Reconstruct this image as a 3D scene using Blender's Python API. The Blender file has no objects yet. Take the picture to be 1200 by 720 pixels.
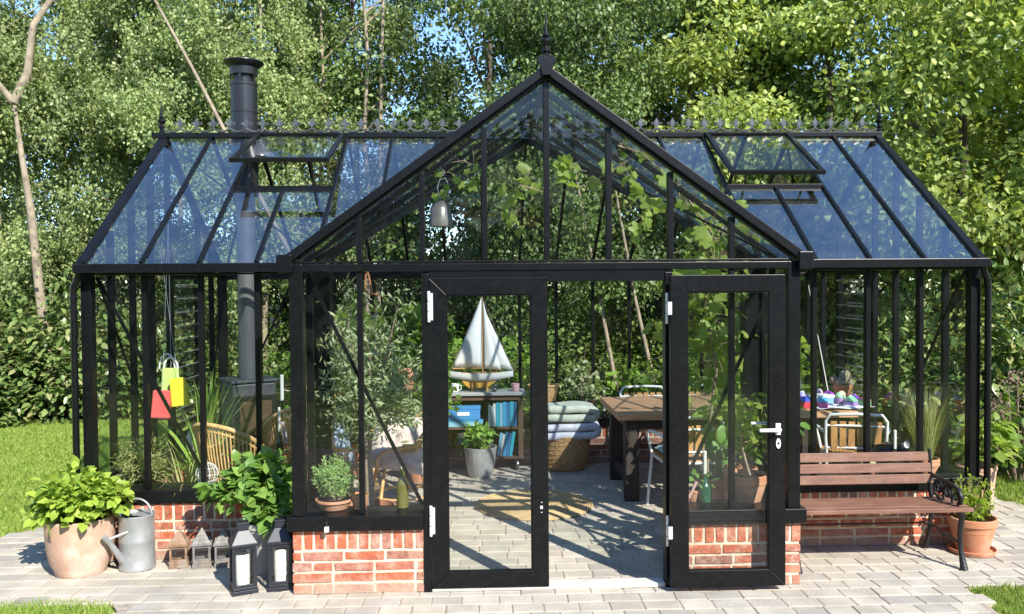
import bpy, math, random
import numpy as np
from mathutils import Vector, Matrix, Euler

random.seed(7)
R = math.radians
PI = math.pi
scene = bpy.context.scene
COL = scene.collection

# ------------------------------------------------------------------ materials
def new_mat(name):
    m = bpy.data.materials.new(name)
    m.use_nodes = True
    nt = m.node_tree
    nt.nodes.clear()
    out = nt.nodes.new('ShaderNodeOutputMaterial')
    return m, nt, out

def node(nt, typ, **kw):
    n = nt.nodes.new(typ)
    for k, v in kw.items():
        if k.startswith('i_'):
            n.inputs[k[2:].replace('_', ' ')].default_value = v
        else:
            setattr(n, k, v)
    return n

def ramp(nt, cols, fac):
    r = nt.nodes.new('ShaderNodeValToRGB')
    els = r.color_ramp.elements
    while len(els) < len(cols):
        els.new(0.5)
    for i, c in enumerate(cols):
        els[i].position = i / max(1, len(cols) - 1)
        els[i].color = (*c, 1)
    nt.links.new(fac, r.inputs['Fac'])
    return r.outputs['Color']

def pm(name, col, rough=.5, metal=0, var=.18, scale=6, bump=0, bscale=40, spec=.5, cols=None, island=False,
       stain=None, stain_scale=3, stain_amt=.5, stretch=None, detail=6, splash=None):
    """principled material with noise variation; island=True gives each separate piece its own tone"""
    m, nt, out = new_mat(name)
    L = nt.links.new
    b = node(nt, 'ShaderNodeBsdfPrincipled')
    b.inputs['Roughness'].default_value = rough
    b.inputs['Metallic'].default_value = metal
    b.inputs['Specular IOR Level'].default_value = spec
    tc = node(nt, 'ShaderNodeTexCoord')
    vec = tc.outputs['Object']
    if stretch:
        mp = node(nt, 'ShaderNodeMapping')
        mp.inputs['Scale'].default_value = stretch
        L(vec, mp.inputs['Vector'])
        vec = mp.outputs['Vector']
    nz = node(nt, 'ShaderNodeTexNoise')
    nz.inputs['Scale'].default_value = scale
    nz.inputs['Detail'].default_value = detail
    L(vec, nz.inputs['Vector'])
    if cols is None:
        cols = [tuple(c * (1 - var) for c in col), col, tuple(min(1, c * (1 + var)) for c in col)]
    if island:
        g = node(nt, 'ShaderNodeNewGeometry')
        c = ramp(nt, cols, g.outputs['Random Per Island'])
        mx = node(nt, 'ShaderNodeMix', data_type='RGBA', blend_type='MULTIPLY')
        mx.inputs['Factor'].default_value = 1
        mr = node(nt, 'ShaderNodeMapRange')
        mr.inputs['From Min'].default_value = .3
        mr.inputs['From Max'].default_value = .7
        mr.inputs['To Min'].default_value = 1 - var
        mr.inputs['To Max'].default_value = 1 + var * .5
        L(nz.outputs['Fac'], mr.inputs['Value'])
        L(c, mx.inputs['A'])
        L(mr.outputs['Result'], mx.inputs['B'])
        c = mx.outputs['Result']
    else:
        mr = node(nt, 'ShaderNodeMapRange')
        mr.inputs['From Min'].default_value = .28
        mr.inputs['From Max'].default_value = .72
        L(nz.outputs['Fac'], mr.inputs['Value'])
        c = ramp(nt, cols, mr.outputs['Result'])
    if stain:
        n2 = node(nt, 'ShaderNodeTexNoise')
        n2.inputs['Scale'].default_value = stain_scale
        n2.inputs['Detail'].default_value = 8
        n2.inputs['Roughness'].default_value = .65
        L(tc.outputs['Object'], n2.inputs['Vector'])
        m2 = node(nt, 'ShaderNodeMapRange')
        m2.inputs['From Min'].default_value = .48
        m2.inputs['From Max'].default_value = .68
        m2.inputs['To Max'].default_value = stain_amt
        L(n2.outputs['Fac'], m2.inputs['Value'])
        mx2 = node(nt, 'ShaderNodeMix', data_type='RGBA')
        L(m2.outputs['Result'], mx2.inputs['Factor'])
        L(c, mx2.inputs['A'])
        mx2.inputs['B'].default_value = (*stain, 1)
        c = mx2.outputs['Result']
    if splash:
        # soil splashed up from the paving, uneven along the wall
        sx = node(nt, 'ShaderNodeSeparateXYZ'); L(tc.outputs['Object'], sx.inputs[0])
        n4 = node(nt, 'ShaderNodeTexNoise'); n4.inputs['Scale'].default_value = 7; n4.inputs['Detail'].default_value = 6
        L(tc.outputs['Object'], n4.inputs['Vector'])
        ad = node(nt, 'ShaderNodeMath', operation='MULTIPLY_ADD'); L(n4.outputs['Fac'], ad.inputs[0]); ad.inputs[1].default_value = -.22; L(sx.outputs['Z'], ad.inputs[2])
        m4 = node(nt, 'ShaderNodeMapRange'); L(ad.outputs[0], m4.inputs['Value'])
        m4.inputs['From Min'].default_value = -.10; m4.inputs['From Max'].default_value = .0
        m4.inputs['To Min'].default_value = .75; m4.inputs['To Max'].default_value = 0
        mx4 = node(nt, 'ShaderNodeMix', data_type='RGBA'); L(m4.outputs['Result'], mx4.inputs['Factor']); L(c, mx4.inputs['A']); mx4.inputs['B'].default_value = (*splash, 1)
        c = mx4.outputs['Result']
    L(c, b.inputs['Base Color'])
    if bump:
        n3 = node(nt, 'ShaderNodeTexNoise')
        n3.inputs['Scale'].default_value = bscale
        n3.inputs['Detail'].default_value = 8
        L(vec, n3.inputs['Vector'])
        bp = node(nt, 'ShaderNodeBump')
        bp.inputs['Strength'].default_value = bump
        bp.inputs['Distance'].default_value = .01
        L(n3.outputs['Fac'], bp.inputs['Height'])
        L(bp.outputs['Normal'], b.inputs['Normal'])
    L(b.outputs['BSDF'], out.inputs['Surface'])
    return m

def leaf_mat(name, cols, trans=.35, rough=.45, spec=.35, tint=1.5):
    m, nt, out = new_mat(name)
    L = nt.links.new
    g = node(nt, 'ShaderNodeNewGeometry')
    oi = node(nt, 'ShaderNodeObjectInfo')
    c = ramp(nt, cols, g.outputs['Random Per Island'])
    hs = node(nt, 'ShaderNodeHueSaturation')
    mr = node(nt, 'ShaderNodeMapRange')
    mr.inputs['To Min'].default_value = .8
    mr.inputs['To Max'].default_value = 1.15
    L(oi.outputs['Random'], mr.inputs['Value'])
    L(mr.outputs['Result'], hs.inputs['Value'])
    L(c, hs.inputs['Color'])
    b = node(nt, 'ShaderNodeBsdfPrincipled')
    b.inputs['Roughness'].default_value = rough
    b.inputs['Specular IOR Level'].default_value = spec
    L(hs.outputs['Color'], b.inputs['Base Color'])
    t = node(nt, 'ShaderNodeBsdfTranslucent')
    mx = node(nt, 'ShaderNodeMix', data_type='RGBA', blend_type='MULTIPLY')
    mx.inputs['Factor'].default_value = 1
    mx.inputs['B'].default_value = (1.25 * tint, 1.25 * tint, .65 * tint, 1)
    L(hs.outputs['Color'], mx.inputs['A'])
    L(mx.outputs['Result'], t.inputs['Color'])
    ms = node(nt, 'ShaderNodeMixShader')
    ms.inputs['Fac'].default_value = trans
    L(b.outputs['BSDF'], ms.inputs[1])
    L(t.outputs['BSDF'], ms.inputs[2])
    L(ms.outputs['Shader'], out.inputs['Surface'])
    return m

def glass_mat(name, tint=(.93, .955, .94), gain=1.9, base=.045, rough=0.0, dirt=.0):
    m, nt, out = new_mat(name)
    L = nt.links.new
    g = node(nt, 'ShaderNodeNewGeometry')
    d = node(nt, 'ShaderNodeVectorMath', operation='DOT_PRODUCT')
    L(g.outputs['Normal'], d.inputs[0])
    L(g.outputs['Incoming'], d.inputs[1])
    a = node(nt, 'ShaderNodeMath', operation='ABSOLUTE')
    L(d.outputs['Value'], a.inputs[0])
    s = node(nt, 'ShaderNodeMath', operation='SUBTRACT')
    s.inputs[0].default_value = 1
    L(a.outputs[0], s.inputs[1])
    p = node(nt, 'ShaderNodeMath', operation='POWER')
    L(s.outputs[0], p.inputs[0])
    p.inputs[1].default_value = 5
    ma = node(nt, 'ShaderNodeMath', operation='MULTIPLY_ADD', use_clamp=True)
    L(p.outputs[0], ma.inputs[0])
    ma.inputs[1].default_value = gain * .96
    ma.inputs[2].default_value = base * gain
    tr = node(nt, 'ShaderNodeBsdfTransparent')
    tr.inputs['Color'].default_value = (*tint, 1)
    gl = node(nt, 'ShaderNodeBsdfGlossy')
    gl.inputs['Roughness'].default_value = rough
    # slight waviness of old garden glazing
    nz = node(nt, 'ShaderNodeTexNoise')
    nz.inputs['Scale'].default_value = 2.2
    tc = node(nt, 'ShaderNodeTexCoord')
    L(tc.outputs['Object'], nz.inputs['Vector'])
    bp = node(nt, 'ShaderNodeBump')
    bp.inputs['Strength'].default_value = .05
    bp.inputs['Distance'].default_value = .02
    L(nz.outputs['Fac'], bp.inputs['Height'])
    L(bp.outputs['Normal'], gl.inputs['Normal'])
    ms = node(nt, 'ShaderNodeMixShader')
    L(ma.outputs[0], ms.inputs['Fac'])
    L(tr.outputs[0], ms.inputs[1])
    L(gl.outputs[0], ms.inputs[2])
    sh = ms.outputs[0]
    if dirt:
        df = node(nt, 'ShaderNodeBsdfDiffuse')
        df.inputs['Color'].default_value = (.55, .55, .5, 1)
        n2 = node(nt, 'ShaderNodeTexNoise')
        n2.inputs['Scale'].default_value = 5
        n2.inputs['Detail'].default_value = 9
        n2.inputs['Roughness'].default_value = .7
        L(tc.outputs['Object'], n2.inputs['Vector'])
        mr = node(nt, 'ShaderNodeMapRange')
        mr.inputs['From Min'].default_value = .45
        mr.inputs['From Max'].default_value = .8
        mr.inputs['To Max'].default_value = dirt
        L(n2.outputs['Fac'], mr.inputs['Value'])
        m2 = node(nt, 'ShaderNodeMixShader')
        L(mr.outputs['Result'], m2.inputs['Fac'])
        L(sh, m2.inputs[1])
        L(df.outputs[0], m2.inputs[2])
        sh = m2.outputs[0]
    L(sh, out.inputs['Surface'])
    return m

M = {}
M['black'] = pm('black_powder_coat', (.0042, .0046, .0055), .34, 0, .3, 5, bump=.03, bscale=300, spec=.27, stain=(.016, .0155, .014), stain_scale=40, stain_amt=.35)
M['crest'] = pm('cresting_metal', (.10, .105, .11), .35, .4, .3, 9)
M['pipe_in'] = pm('inner_flue_steel', (.11, .11, .112), .5, .2, .2, 3)
M['iron'] = pm('cast_iron', (.018, .018, .02), .38, .2, .3, 12, bump=.15, bscale=90)
M['stove'] = pm('stove_steel', (.085, .085, .088), .5, .2, .2, 4)
M['pipe'] = pm('flue_steel', (.022, .022, .025), .33, .2, .25, 3)
M['glass'] = glass_mat('wall_glass', dirt=.012, gain=1.0)
M['roof_glass'] = glass_mat('roof_glass', tint=(.78, .86, .92), gain=2.0, base=.20, dirt=.04)
M['porch_glass'] = glass_mat('porch_roof_glass', tint=(.92, .95, .95), gain=1.6, base=.08, dirt=.045)
M['rear_glass'] = glass_mat('rear_roof_glass', tint=(.93, .95, .95), gain=1.2, base=.05, dirt=.02)
M['lantern_glass'] = glass_mat('lantern_glass', gain=1.6)
M['bottle_glass'] = pm('bottle_glass', (.03, .045, .012), .08, 0, .2, 5, spec=.8)
M['brick'] = pm('red_brick', (.4, .13, .07), .85, 0, .35, 30, bump=.55, bscale=70, island=True, spec=.25,
                cols=[(.34, .090, .052), (.44, .118, .062), (.50, .15, .075), (.40, .10, .054), (.47, .19, .115), (.23, .12, .10), (.42, .15, .10), (.36, .19, .145), (.46, .14, .08)],
                stain=(.58, .42, .31), stain_scale=11, stain_amt=.6, splash=(.42, .30, .22))
M['mortar'] = pm('cream_mortar', (.62, .52, .39), .95, 0, .25, 9, bump=.8, bscale=60, spec=.1, splash=(.42, .33, .25))
M['paver'] = pm('paver', (.45, .41, .37), .9, 0, .22, 5, bump=.35, bscale=60, island=True, spec=.2,
                cols=[(.375, .335, .27), (.445, .40, .325), (.50, .45, .365), (.405, .36, .29), (.475, .435, .36), (.335, .31, .265), (.455, .41, .34)], stain=(.34, .30, .25), stain_scale=2.2, stain_amt=.55)
M['sand'] = pm('joint_sand', (.34, .29, .23), .95, 0, .3, 30, spec=.1)
M['threshold'] = pm('threshold_stone', (.55, .52, .47), .8, 0, .15, 20)
M['lawn'] = pm('lawn_soil', (.10, .15, .035), .95, 0, .5, 1.2, spec=.1, cols=[(.14, .19, .04), (.20, .26, .055), (.26, .29, .08)])
M['forest'] = pm('forest_litter', (.04, .035, .02), .95, 0, .5, 3, spec=.1)
M['soil'] = pm('potting_soil', (.028, .018, .012), .95, 0, .4, 60, bump=.8, bscale=80, spec=.1)
M['grass'] = leaf_mat('grass_blades', [(0.163, 0.252, 0.042), (0.239, 0.340, 0.060), (0.302, 0.377, 0.084), (0.201, 0.302, 0.048), (0.378, 0.390, 0.132)], .35, .55, .2, 1.2)
M['terracotta'] = pm('terracotta', (.50, .22, .12), .85, 0, .15, 5, bump=.15, bscale=80, stain=(.62, .45, .34), stain_scale=5, stain_amt=.4, spec=.2)
M['terracotta_old'] = pm('weathered_terracotta', (.50, .32, .23), .9, 0, .15, 4, bump=.2, bscale=60, stain=(.66, .56, .47), stain_scale=4, stain_amt=.75, spec=.2)
M['zinc'] = pm('galvanised_zinc', (.42, .43, .43), .5, .55, .2, 9, stain=(.30, .31, .31), stain_scale=12, stain_amt=.5)
M['greypot'] = pm('grey_pot', (.36, .34, .31), .8, 0, .2, 6, bump=.2, bscale=60)
M['rust'] = pm('rusty_tin', (.27, .165, .10), .8, .2, .4, 18, bump=.4, bscale=60, stain=(.32, .30, .27), stain_scale=10, stain_amt=.8)
M['tin'] = pm('old_tin', (.20, .19, .18), .65, .2, .4, 14, bump=.3, bscale=60, stain=(.26, .16, .09), stain_scale=9, stain_amt=.6)
M['lantern'] = pm('lantern_paint', (.022, .025, .032), .42, .2, .2, 6)
M['wax'] = pm('candle_wax', (.78, .75, .68), .5, 0, .05, 5)
M['white'] = pm('white_paint', (.72, .72, .70), .4, 0, .06, 5)
M['steel'] = pm('hinge_steel', (.62, .62, .61), .35, .3, .08, 5)
M['bench_wood'] = pm('bench_wood', (.175, .080, .050), .6, 0, .3, 5, bump=.25, bscale=40, stretch=(1, 14, 14), stain=(.27, .16, .115), stain_scale=6, stain_amt=.5)
M['table_wood'] = pm('table_wood', (.48, .27, .14), .6, 0, .35, 4, bump=.3, bscale=30, stretch=(1, 12, 12))
M['dark_wood'] = pm('dark_wood', (.035, .026, .022), .6, 0, .3, 5, bump=.2, stretch=(12, 12, 1))
M['shelf_wood'] = pm('shelf_wood', (.11, .06, .038), .65, 0, .35, 5, bump=.2, stretch=(1, 12, 12))
M['shelf_top'] = pm('shelf_top', (.33, .34, .33), .6, 0, .15, 5)
M['slat_wood'] = pm('chair_slats', (.52, .27, .10), .55, 0, .25, 5, stretch=(12, 12, 1))
M['pine'] = pm('orange_wood', (.45, .20, .08), .6, 0, .2, 8)
M['rattan'] = pm('rattan', (.58, .36, .15), .5, 0, .25, 14, spec=.4)
M['wicker'] = pm('wicker', (.52, .31, .14), .75, 0, .35, 40, bump=.8, bscale=70)
M['jute'] = pm('jute', (.45, .32, .16), .9, 0, .2, 20, bump=.5, bscale=90)
M['sail'] = pm('sail_cloth', (.80, .79, .76), .8, 0, .05, 3)
M['hull_yellow'] = pm('hull_yellow', (.58, .32, .06), .4, 0, .1, 5)
M['cloth_sage'] = pm('sage_cloth', (.50, .53, .42), .95, 0, .15, 12, bump=.4, bscale=140)
M['cloth_lilac'] = pm('lilac_cloth', (.60, .60, .66), .95, 0, .2, 12, bump=.4, bscale=140)
M['cloth_blue'] = pm('blue_grey_cloth', (.27, .33, .42), .95, 0, .2, 9, bump=.4, bscale=120)
M['cloth_orange'] = pm('orange_throw', (.45, .22, .09), .95, 0, .3, 20, bump=.9, bscale=90)
M['sheepskin'] = pm('sheepskin', (.55, .43, .40), .95, 0, .2, 16, bump=1, bscale=90, cols=[(.45, .32, .32), (.62, .50, .44), (.72, .64, .56)])
M['red'] = pm('red_fabric', (.56, .085, .085), .8, 0, .14, 9, bump=.5, bscale=22)
M['yellow'] = pm('yellow_fabric', (.74, .67, .04), .8, 0, .10, 9, bump=.5, bscale=22)
M['lime'] = pm('lime_fabric', (.42, .56, .16), .8, 0, .12, 9, bump=.5, bscale=22)
M['blue'] = pm('blue_card', (.05, .22, .50), .5, 0, .1, 5)
M['pink'] = pm('pink_glass', (.60, .33, .38), .3, 0, .1, 5)
M['books'] = pm('book_covers', (.05, .30, .48), .5, 0, .05, 4, island=True,
                cols=[(.03, .22, .42), (.06, .35, .52), (.45, .55, .58), (.02, .28, .46), (.25, .48, .55), (.05, .16, .36), (.62, .66, .66)])
M['toys'] = pm('toy_plastic', (.5, .2, .3), .4, 0, .05, 4, island=True,
               cols=[(.55, .08, .12), (.60, .30, .50), (.65, .65, .62), (.70, .50, .08), (.20, .40, .55), (.30, .50, .20), (.45, .25, .55)])
M['metal'] = pm('brushed_metal', (.30, .30, .31), .3, .9, .15, 10)
M['fibre'] = pm('sculpture_clay', (.40, .19, .12), .9, 0, .25, 12, bump=.5, bscale=40)
M['rock'] = pm('pale_rock', (.50, .47, .41), .9, 0, .25, 6, bump=.6, bscale=25)
M['bark'] = pm('bark', (.10, .075, .055), .95, 0, .4, 6, bump=.8, bscale=25, stretch=(3, 3, .7))
M['bark_pale'] = pm('pale_bark', (.30, .24, .17), .9, 0, .25, 5, bump=.5, bscale=20, stretch=(2, 2, 1),
                    stain=(.10, .075, .055), stain_scale=7, stain_amt=.8)
M['olive_bark'] = pm('olive_bark', (.30, .22, .17), .95, 0, .25, 14, bump=.6, bscale=50)
M['fence'] = pm('old_fence', (.11, .06, .035), .9, 0, .3, 6, bump=.4, stretch=(8, 8, 1))
M['cactus'] = pm('cactus_flesh', (.30, .25, .17), .8, 0, .3, 60, bump=.9, bscale=70)
M['drywood'] = pm('dry_stalks', (.30, .22, .16), .9, 0, .3, 10)

G = lambda *c: list(c)
M['birch_leaf'] = leaf_mat('birch_leaves', [(0.112, 0.157, 0.050), (0.184, 0.252, 0.080), (0.270, 0.324, 0.124), (0.354, 0.400, 0.183), (0.158, 0.221, 0.074)], 0.24)
M['dark_leaf'] = leaf_mat('dark_leaves', [(0.057, 0.094, 0.026), (0.099, 0.154, 0.040), (0.146, 0.213, 0.058), (0.213, 0.273, 0.098)], 0.2)
M['maple_leaf'] = leaf_mat('bright_leaves', [(0.176, 0.232, 0.058), (0.268, 0.335, 0.080), (0.372, 0.438, 0.119), (0.452, 0.503, 0.158), (0.206, 0.279, 0.080)], 0.3)
M['rhodo_leaf'] = leaf_mat('rhododendron_leaves', [(0.072, 0.123, 0.033), (0.122, 0.191, 0.047), (0.184, 0.259, 0.074), (0.286, 0.270, 0.110)], .15, .35, .5)
M['bush_leaf'] = leaf_mat('bush_leaves', [(0.084, 0.143, 0.026), (0.151, 0.252, 0.042), (0.235, 0.353, 0.059)], .4)
M['lime_leaf'] = leaf_mat('lime_leaves', [(0.168, 0.240, 0.030), (0.264, 0.360, 0.048), (0.360, 0.432, 0.072)], .45)
M['hydrangea'] = leaf_mat('hydrangea_leaves', [(0.207, 0.334, 0.040), (0.331, 0.475, 0.064), (0.455, 0.581, 0.088), (0.270, 0.386, 0.048)], .32, .4, .4, 1.1)
M['deep_leaf'] = leaf_mat('deep_green_leaves', [(0.107, 0.213, 0.038), (0.177, 0.309, 0.059), (0.261, 0.406, 0.088)], .3, .38, .45, 1.1)
M['olive_leaf'] = leaf_mat('olive_leaves', [(0.158, 0.203, 0.097), (0.246, 0.298, 0.158), (0.351, 0.404, 0.246), (0.193, 0.246, 0.105)], .25, .5)
M['rosemary'] = leaf_mat('rosemary_needles', [(0.165, 0.291, 0.090), (0.264, 0.413, 0.135), (0.347, 0.474, 0.180)], .3, .55)
M['vine_leaf'] = leaf_mat('vine_leaves', [(0.192, 0.296, 0.056), (0.287, 0.394, 0.084), (0.383, 0.478, 0.113), (0.160, 0.239, 0.056)], .5, .45, .35)
M['dry_grass'] = leaf_mat('dry_grass', [(0.240, 0.264, 0.084), (0.360, 0.348, 0.144), (0.192, 0.240, 0.060), (0.432, 0.396, 0.204)], .3, .6)
M['palm_leaf'] = leaf_mat('palm_leaves', [(0.156, 0.265, 0.047), (0.265, 0.390, 0.078), (0.390, 0.468, 0.140)], .35, .4)
M['dry_flower'] = leaf_mat('dry_flower_heads', [(.24, .17, .13), (.32, .24, .19), (.20, .14, .10)], .2, .8)

# ------------------------------------------------------------------ mesh helpers
def link(o, parent=None):
    COL.objects.link(o)
    if parent is not None:
        o.parent = parent
    return o

def tag(o, label=None, cat=None, group=None, kind=None):
    if label: o['label'] = label
    if cat: o['category'] = cat
    if group: o['group'] = group
    if kind: o['kind'] = kind
    return o

def thing(name, label, cat, loc=(0, 0, 0), rz=0, group=None):
    o = bpy.data.objects.new(name, None)
    o.empty_display_size = .1
    o.location = loc
    o.rotation_euler = (0, 0, rz)
    link(o)
    return tag(o, label, cat, group)

def children(o):
    return [c for c in bpy.data.objects if c.parent == o]

def copy_tree(o, parent=None):
    c = o.copy()
    COL.objects.link(c)
    if parent is not None:
        c.parent = parent
    for ch in children(o):
        copy_tree(ch, c)
    return c

class MB:
    def __init__(s):
        s.v = []; s.f = []; s.m = []
    def add(s, vs, fs, mi=0):
        b = len(s.v)
        s.v += [tuple(x) for x in vs]
        for f in fs:
            s.f.append(tuple(i + b for i in f)); s.m.append(mi)
        return s
    def box(s, c, d, rot=None, mi=0, taper=1.0):
        x, y, z = d[0] / 2, d[1] / 2, d[2] / 2
        vs = [Vector((sx * x * (taper if sz > 0 else 1), sy * y * (taper if sz > 0 else 1), sz * z)) for sz in (-1, 1) for sy in (-1, 1) for sx in (-1, 1)]
        if rot is not None:
            vs = [rot @ v for v in vs]
        c = Vector(c)
        s.add([v + c for v in vs], [(0, 2, 3, 1), (4, 5, 7, 6), (0, 1, 5, 4), (2, 6, 7, 3), (0, 4, 6, 2), (1, 3, 7, 5)], mi)
        return s
    def bar(s, p, q, w, h, up=(0, 0, 1), mi=0):
        p = Vector(p); q = Vector(q)
        d = (q - p).normalized()
        u = Vector(up)
        side = d.cross(u)
        if side.length < 1e-5:
            side = d.cross(Vector((0, 1, 0)))
        side.normalize()
        u = side.cross(d).normalized()
        vs = []
        for e in (p, q):
            for a, b in ((-1, -1), (1, -1), (1, 1), (-1, 1)):
                vs.append(e + side * (a * w / 2) + u * (b * h / 2))
        s.add(vs, [(0, 1, 2, 3), (7, 6, 5, 4), (0, 4, 5, 1), (1, 5, 6, 2), (2, 6, 7, 3), (3, 7, 4, 0)], mi)
        return s
    def tube(s, pts, r, n=8, mi=0, closed=False):
        pts = [Vector(p) for p in pts]
        N = len(pts)
        rs = r if isinstance(r, (list, tuple)) else [r] * N
        ref = None
        vs = []; fs = []
        for i, p in enumerate(pts):
            if closed:
                d = (pts[(i + 1) % N] - pts[i - 1])
            else:
                d = pts[min(i + 1, N - 1)] - pts[max(i - 1, 0)]
            if d.length < 1e-9: d = Vector((0, 0, 1))
            d.normalize()
            if ref is None:
                ref = d.orthogonal().normalized()
            else:
                ref = (ref - d * ref.dot(d))
                ref = ref.normalized() if ref.length > 1e-6 else d.orthogonal().normalized()
            b = d.cross(ref)
            for k in range(n):
                a = 2 * PI * k / n
                vs.append(p + (ref * math.cos(a) + b * math.sin(a)) * rs[i])
        for i in range(N if closed else N - 1):
            j = (i + 1) % N
            for k in range(n):
                l = (k + 1) % n
                fs.append((i * n + k, i * n + l, j * n + l, j * n + k))
        if not closed:
            fs.append(tuple(range(n))[::-1]); fs.append(tuple((N - 1) * n + k for k in range(n)))
        s.add(vs, fs, mi)
        return s
    def lathe(s, prof, n=24, c=(0, 0, 0), mi=0, sx=1, sy=1):
        cx, cy, cz = c
        vs = []; fs = []
        P = len(prof)
        for (r, z) in prof:
            for k in range(n):
                a = 2 * PI * k / n
                vs.append((cx + r * math.cos(a) * sx, cy + r * math.sin(a) * sy, cz + z))
        for i in range(P - 1):
            for k in range(n):
                l = (k + 1) % n
                fs.append((i * n + k, i * n + l, (i + 1) * n + l, (i + 1) * n + k))
        if prof[0][0] > 1e-6: fs.append(tuple(range(n))[::-1])
        if prof[-1][0] > 1e-6: fs.append(tuple((P - 1) * n + k for k in range(n)))
        s.add(vs, fs, mi)
        return s
    def prism(s, poly, t, fn, mi=0):
        """poly 2-D; fn(u,v,w) -> 3-D, w in [0,t]"""
        n = len(poly)
        vs = [fn(u, v, 0) for u, v in poly] + [fn(u, v, t) for u, v in poly]
        fs = [tuple(range(n))[::-1], tuple(range(n, 2 * n))]
        for i in range(n):
            j = (i + 1) % n
            fs.append((i, j, n + j, n + i))
        s.add(vs, fs, mi)
        return s
    def sphere(s, c, r, n=12, m=8, mi=0, sc=(1, 1, 1)):
        prof = [(r * math.sin(PI * i / m), -r * math.cos(PI * i / m)) for i in range(m + 1)]
        prof[0] = (1e-7, -r); prof[-1] = (1e-7, r)
        b = len(s.v)
        s.lathe(prof, n, (0, 0, 0), mi)
        for i in range(b, len(s.v)):
            x, y, z = s.v[i]
            s.v[i] = (c[0] + x * sc[0], c[1] + y * sc[1], c[2] + z * sc[2])
        return s
    def build(s, name, mats, parent=None, smooth=0, bevel=0, loc=None, rz=0, fix=True):
        me = bpy.data.meshes.new(name)
        me.from_pydata(s.v, [], s.f)
        if not isinstance(mats, (list, tuple)): mats = [mats]
        for m in mats: me.materials.append(m)
        if len(mats) > 1:
            me.polygons.foreach_set('material_index', s.m)
        if fix:
            import bmesh
            bm = bmesh.new(); bm.from_mesh(me)
            bmesh.ops.recalc_face_normals(bm, faces=bm.faces)
            bm.to_mesh(me); bm.free()
        if smooth:
            me.polygons.foreach_set('use_smooth', [True] * len(me.polygons))
            me.set_sharp_from_angle(angle=R(smooth))
        me.update()
        o = bpy.data.objects.new(name, me)
        if loc is not None: o.location = loc
        o.rotation_euler = (0, 0, rz)
        link(o, parent)
        if bevel:
            bv = o.modifiers.new('bevel', 'BEVEL')
            bv.width = bevel; bv.segments = 2; bv.limit_method = 'ANGLE'; bv.angle_limit = R(40)
        return o

def np_mesh(name, V, F, mat, parent=None, smooth=False):
    """V (n,3), F (m,k) all faces of the same size"""
    me = np_me(name, V, F, mat, smooth)
    o = bpy.data.objects.new(name, me)
    return link(o, parent)

def np_me(name, V, F, mat, smooth=False):
    me = bpy.data.meshes.new(name)
    k = F.shape[1]
    me.vertices.add(len(V)); me.vertices.foreach_set('co', np.ascontiguousarray(V, dtype=np.float32).ravel())
    me.loops.add(F.size); me.loops.foreach_set('vertex_index', np.ascontiguousarray(F, dtype=np.int32).ravel())
    me.polygons.add(len(F))
    me.polygons.foreach_set('loop_start', np.arange(0, F.size, k, dtype=np.int32))
    me.polygons.foreach_set('loop_total', np.full(len(F), k, dtype=np.int32))
    if smooth: me.polygons.foreach_set('use_smooth', np.ones(len(F), dtype=bool))
    me.materials.append(mat)
    me.update(calc_edges=True)
    return me

def nrm(a):
    return a / np.maximum(np.linalg.norm(a, axis=1, keepdims=True), 1e-9)

# leaf templates: along +x (length 1), width y, normal z; triangles
T_SMALL = (np.array([(0, 0, 0), (.45, -.34, .05), (1, 0, -.06), (.45, .34, .05)], float), np.array([(0, 1, 2), (0, 2, 3)]))
T_SLIM = (np.array([(0, 0, 0), (.5, -.13, .02), (1, 0, -.03), (.5, .13, .02)], float), np.array([(0, 1, 2), (0, 2, 3)]))
T_NEEDLE = (np.array([(0, -.05, 0), (0, .05, 0), (1, 0, 0)], float), np.array([(0, 1, 2)]))
def _broad(w=.36, droop=.16, fold=.07):
    mid = [(0, 0, 0), (.25, 0, .02), (.55, 0, .0), (.8, 0, -.06), (1, 0, -droop)]
    l = [(.22, w * .8, fold), (.52, w, fold * .9), (.80, w * .55, fold * .3 - .05)]
    r = [(a, -b, c) for a, b, c in l]
    v = np.array(mid + l + r, float)
    f = [(0, 1, 5), (1, 2, 6), (1, 6, 5), (2, 3, 7), (2, 7, 6), (3, 4, 7), (0, 8, 1), (1, 9, 2), (1, 8, 9), (2, 10, 3), (2, 9, 10), (3, 10, 4)]
    return v, np.array(f)
T_BROAD = _broad()
T_OVAL = _broad(.27, .1, .05)
def _vine():
    n = 20
    pts = [(.35, 0, .03)]
    for i in range(n):
        a = 2 * PI * i / n
        r = .50 + .10 * math.cos(5 * a) + .03 * math.cos(11 * a)
        if i == n // 2: r = .28
        pts.append((.35 + r * math.cos(a), r * math.sin(a), -.16 * (r / .6) ** 2 + .22 * abs(math.sin(a)) * r - .10 * max(0, math.cos(a)) * r + .04 * math.sin(3 * a)))
    f = [(0, 1 + i, 1 + (i + 1) % n) for i in range(n)]
    return np.array(pts, float), np.array(f)
T_VINE = _vine()

def scatter(T, pos, axis, normal, size):
    tv, tf = T
    x = nrm(axis)
    z = normal - x * np.sum(normal * x, axis=1, keepdims=True)
    z = nrm(z)
    y = np.cross(z, x)
    n = len(pos)
    size = np.asarray(size).reshape(-1, 1, 1) * np.ones((n, 1, 1))
    V = pos[:, None, :] + size * (tv[None, :, 0:1] * x[:, None, :] + tv[None, :, 1:2] * y[:, None, :] + tv[None, :, 2:3] * z[:, None, :])
    F = tf[None] + (np.arange(n) * len(tv))[:, None, None]
    return V.reshape(-1, 3), F.reshape(-1, tf.shape[1])

def merge(parts):
    Vs, Fs, b = [], [], 0
    for V, F in parts:
        Vs.append(V); Fs.append(F + b); b += len(V)
    return np.concatenate(Vs), np.concatenate(Fs)

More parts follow.
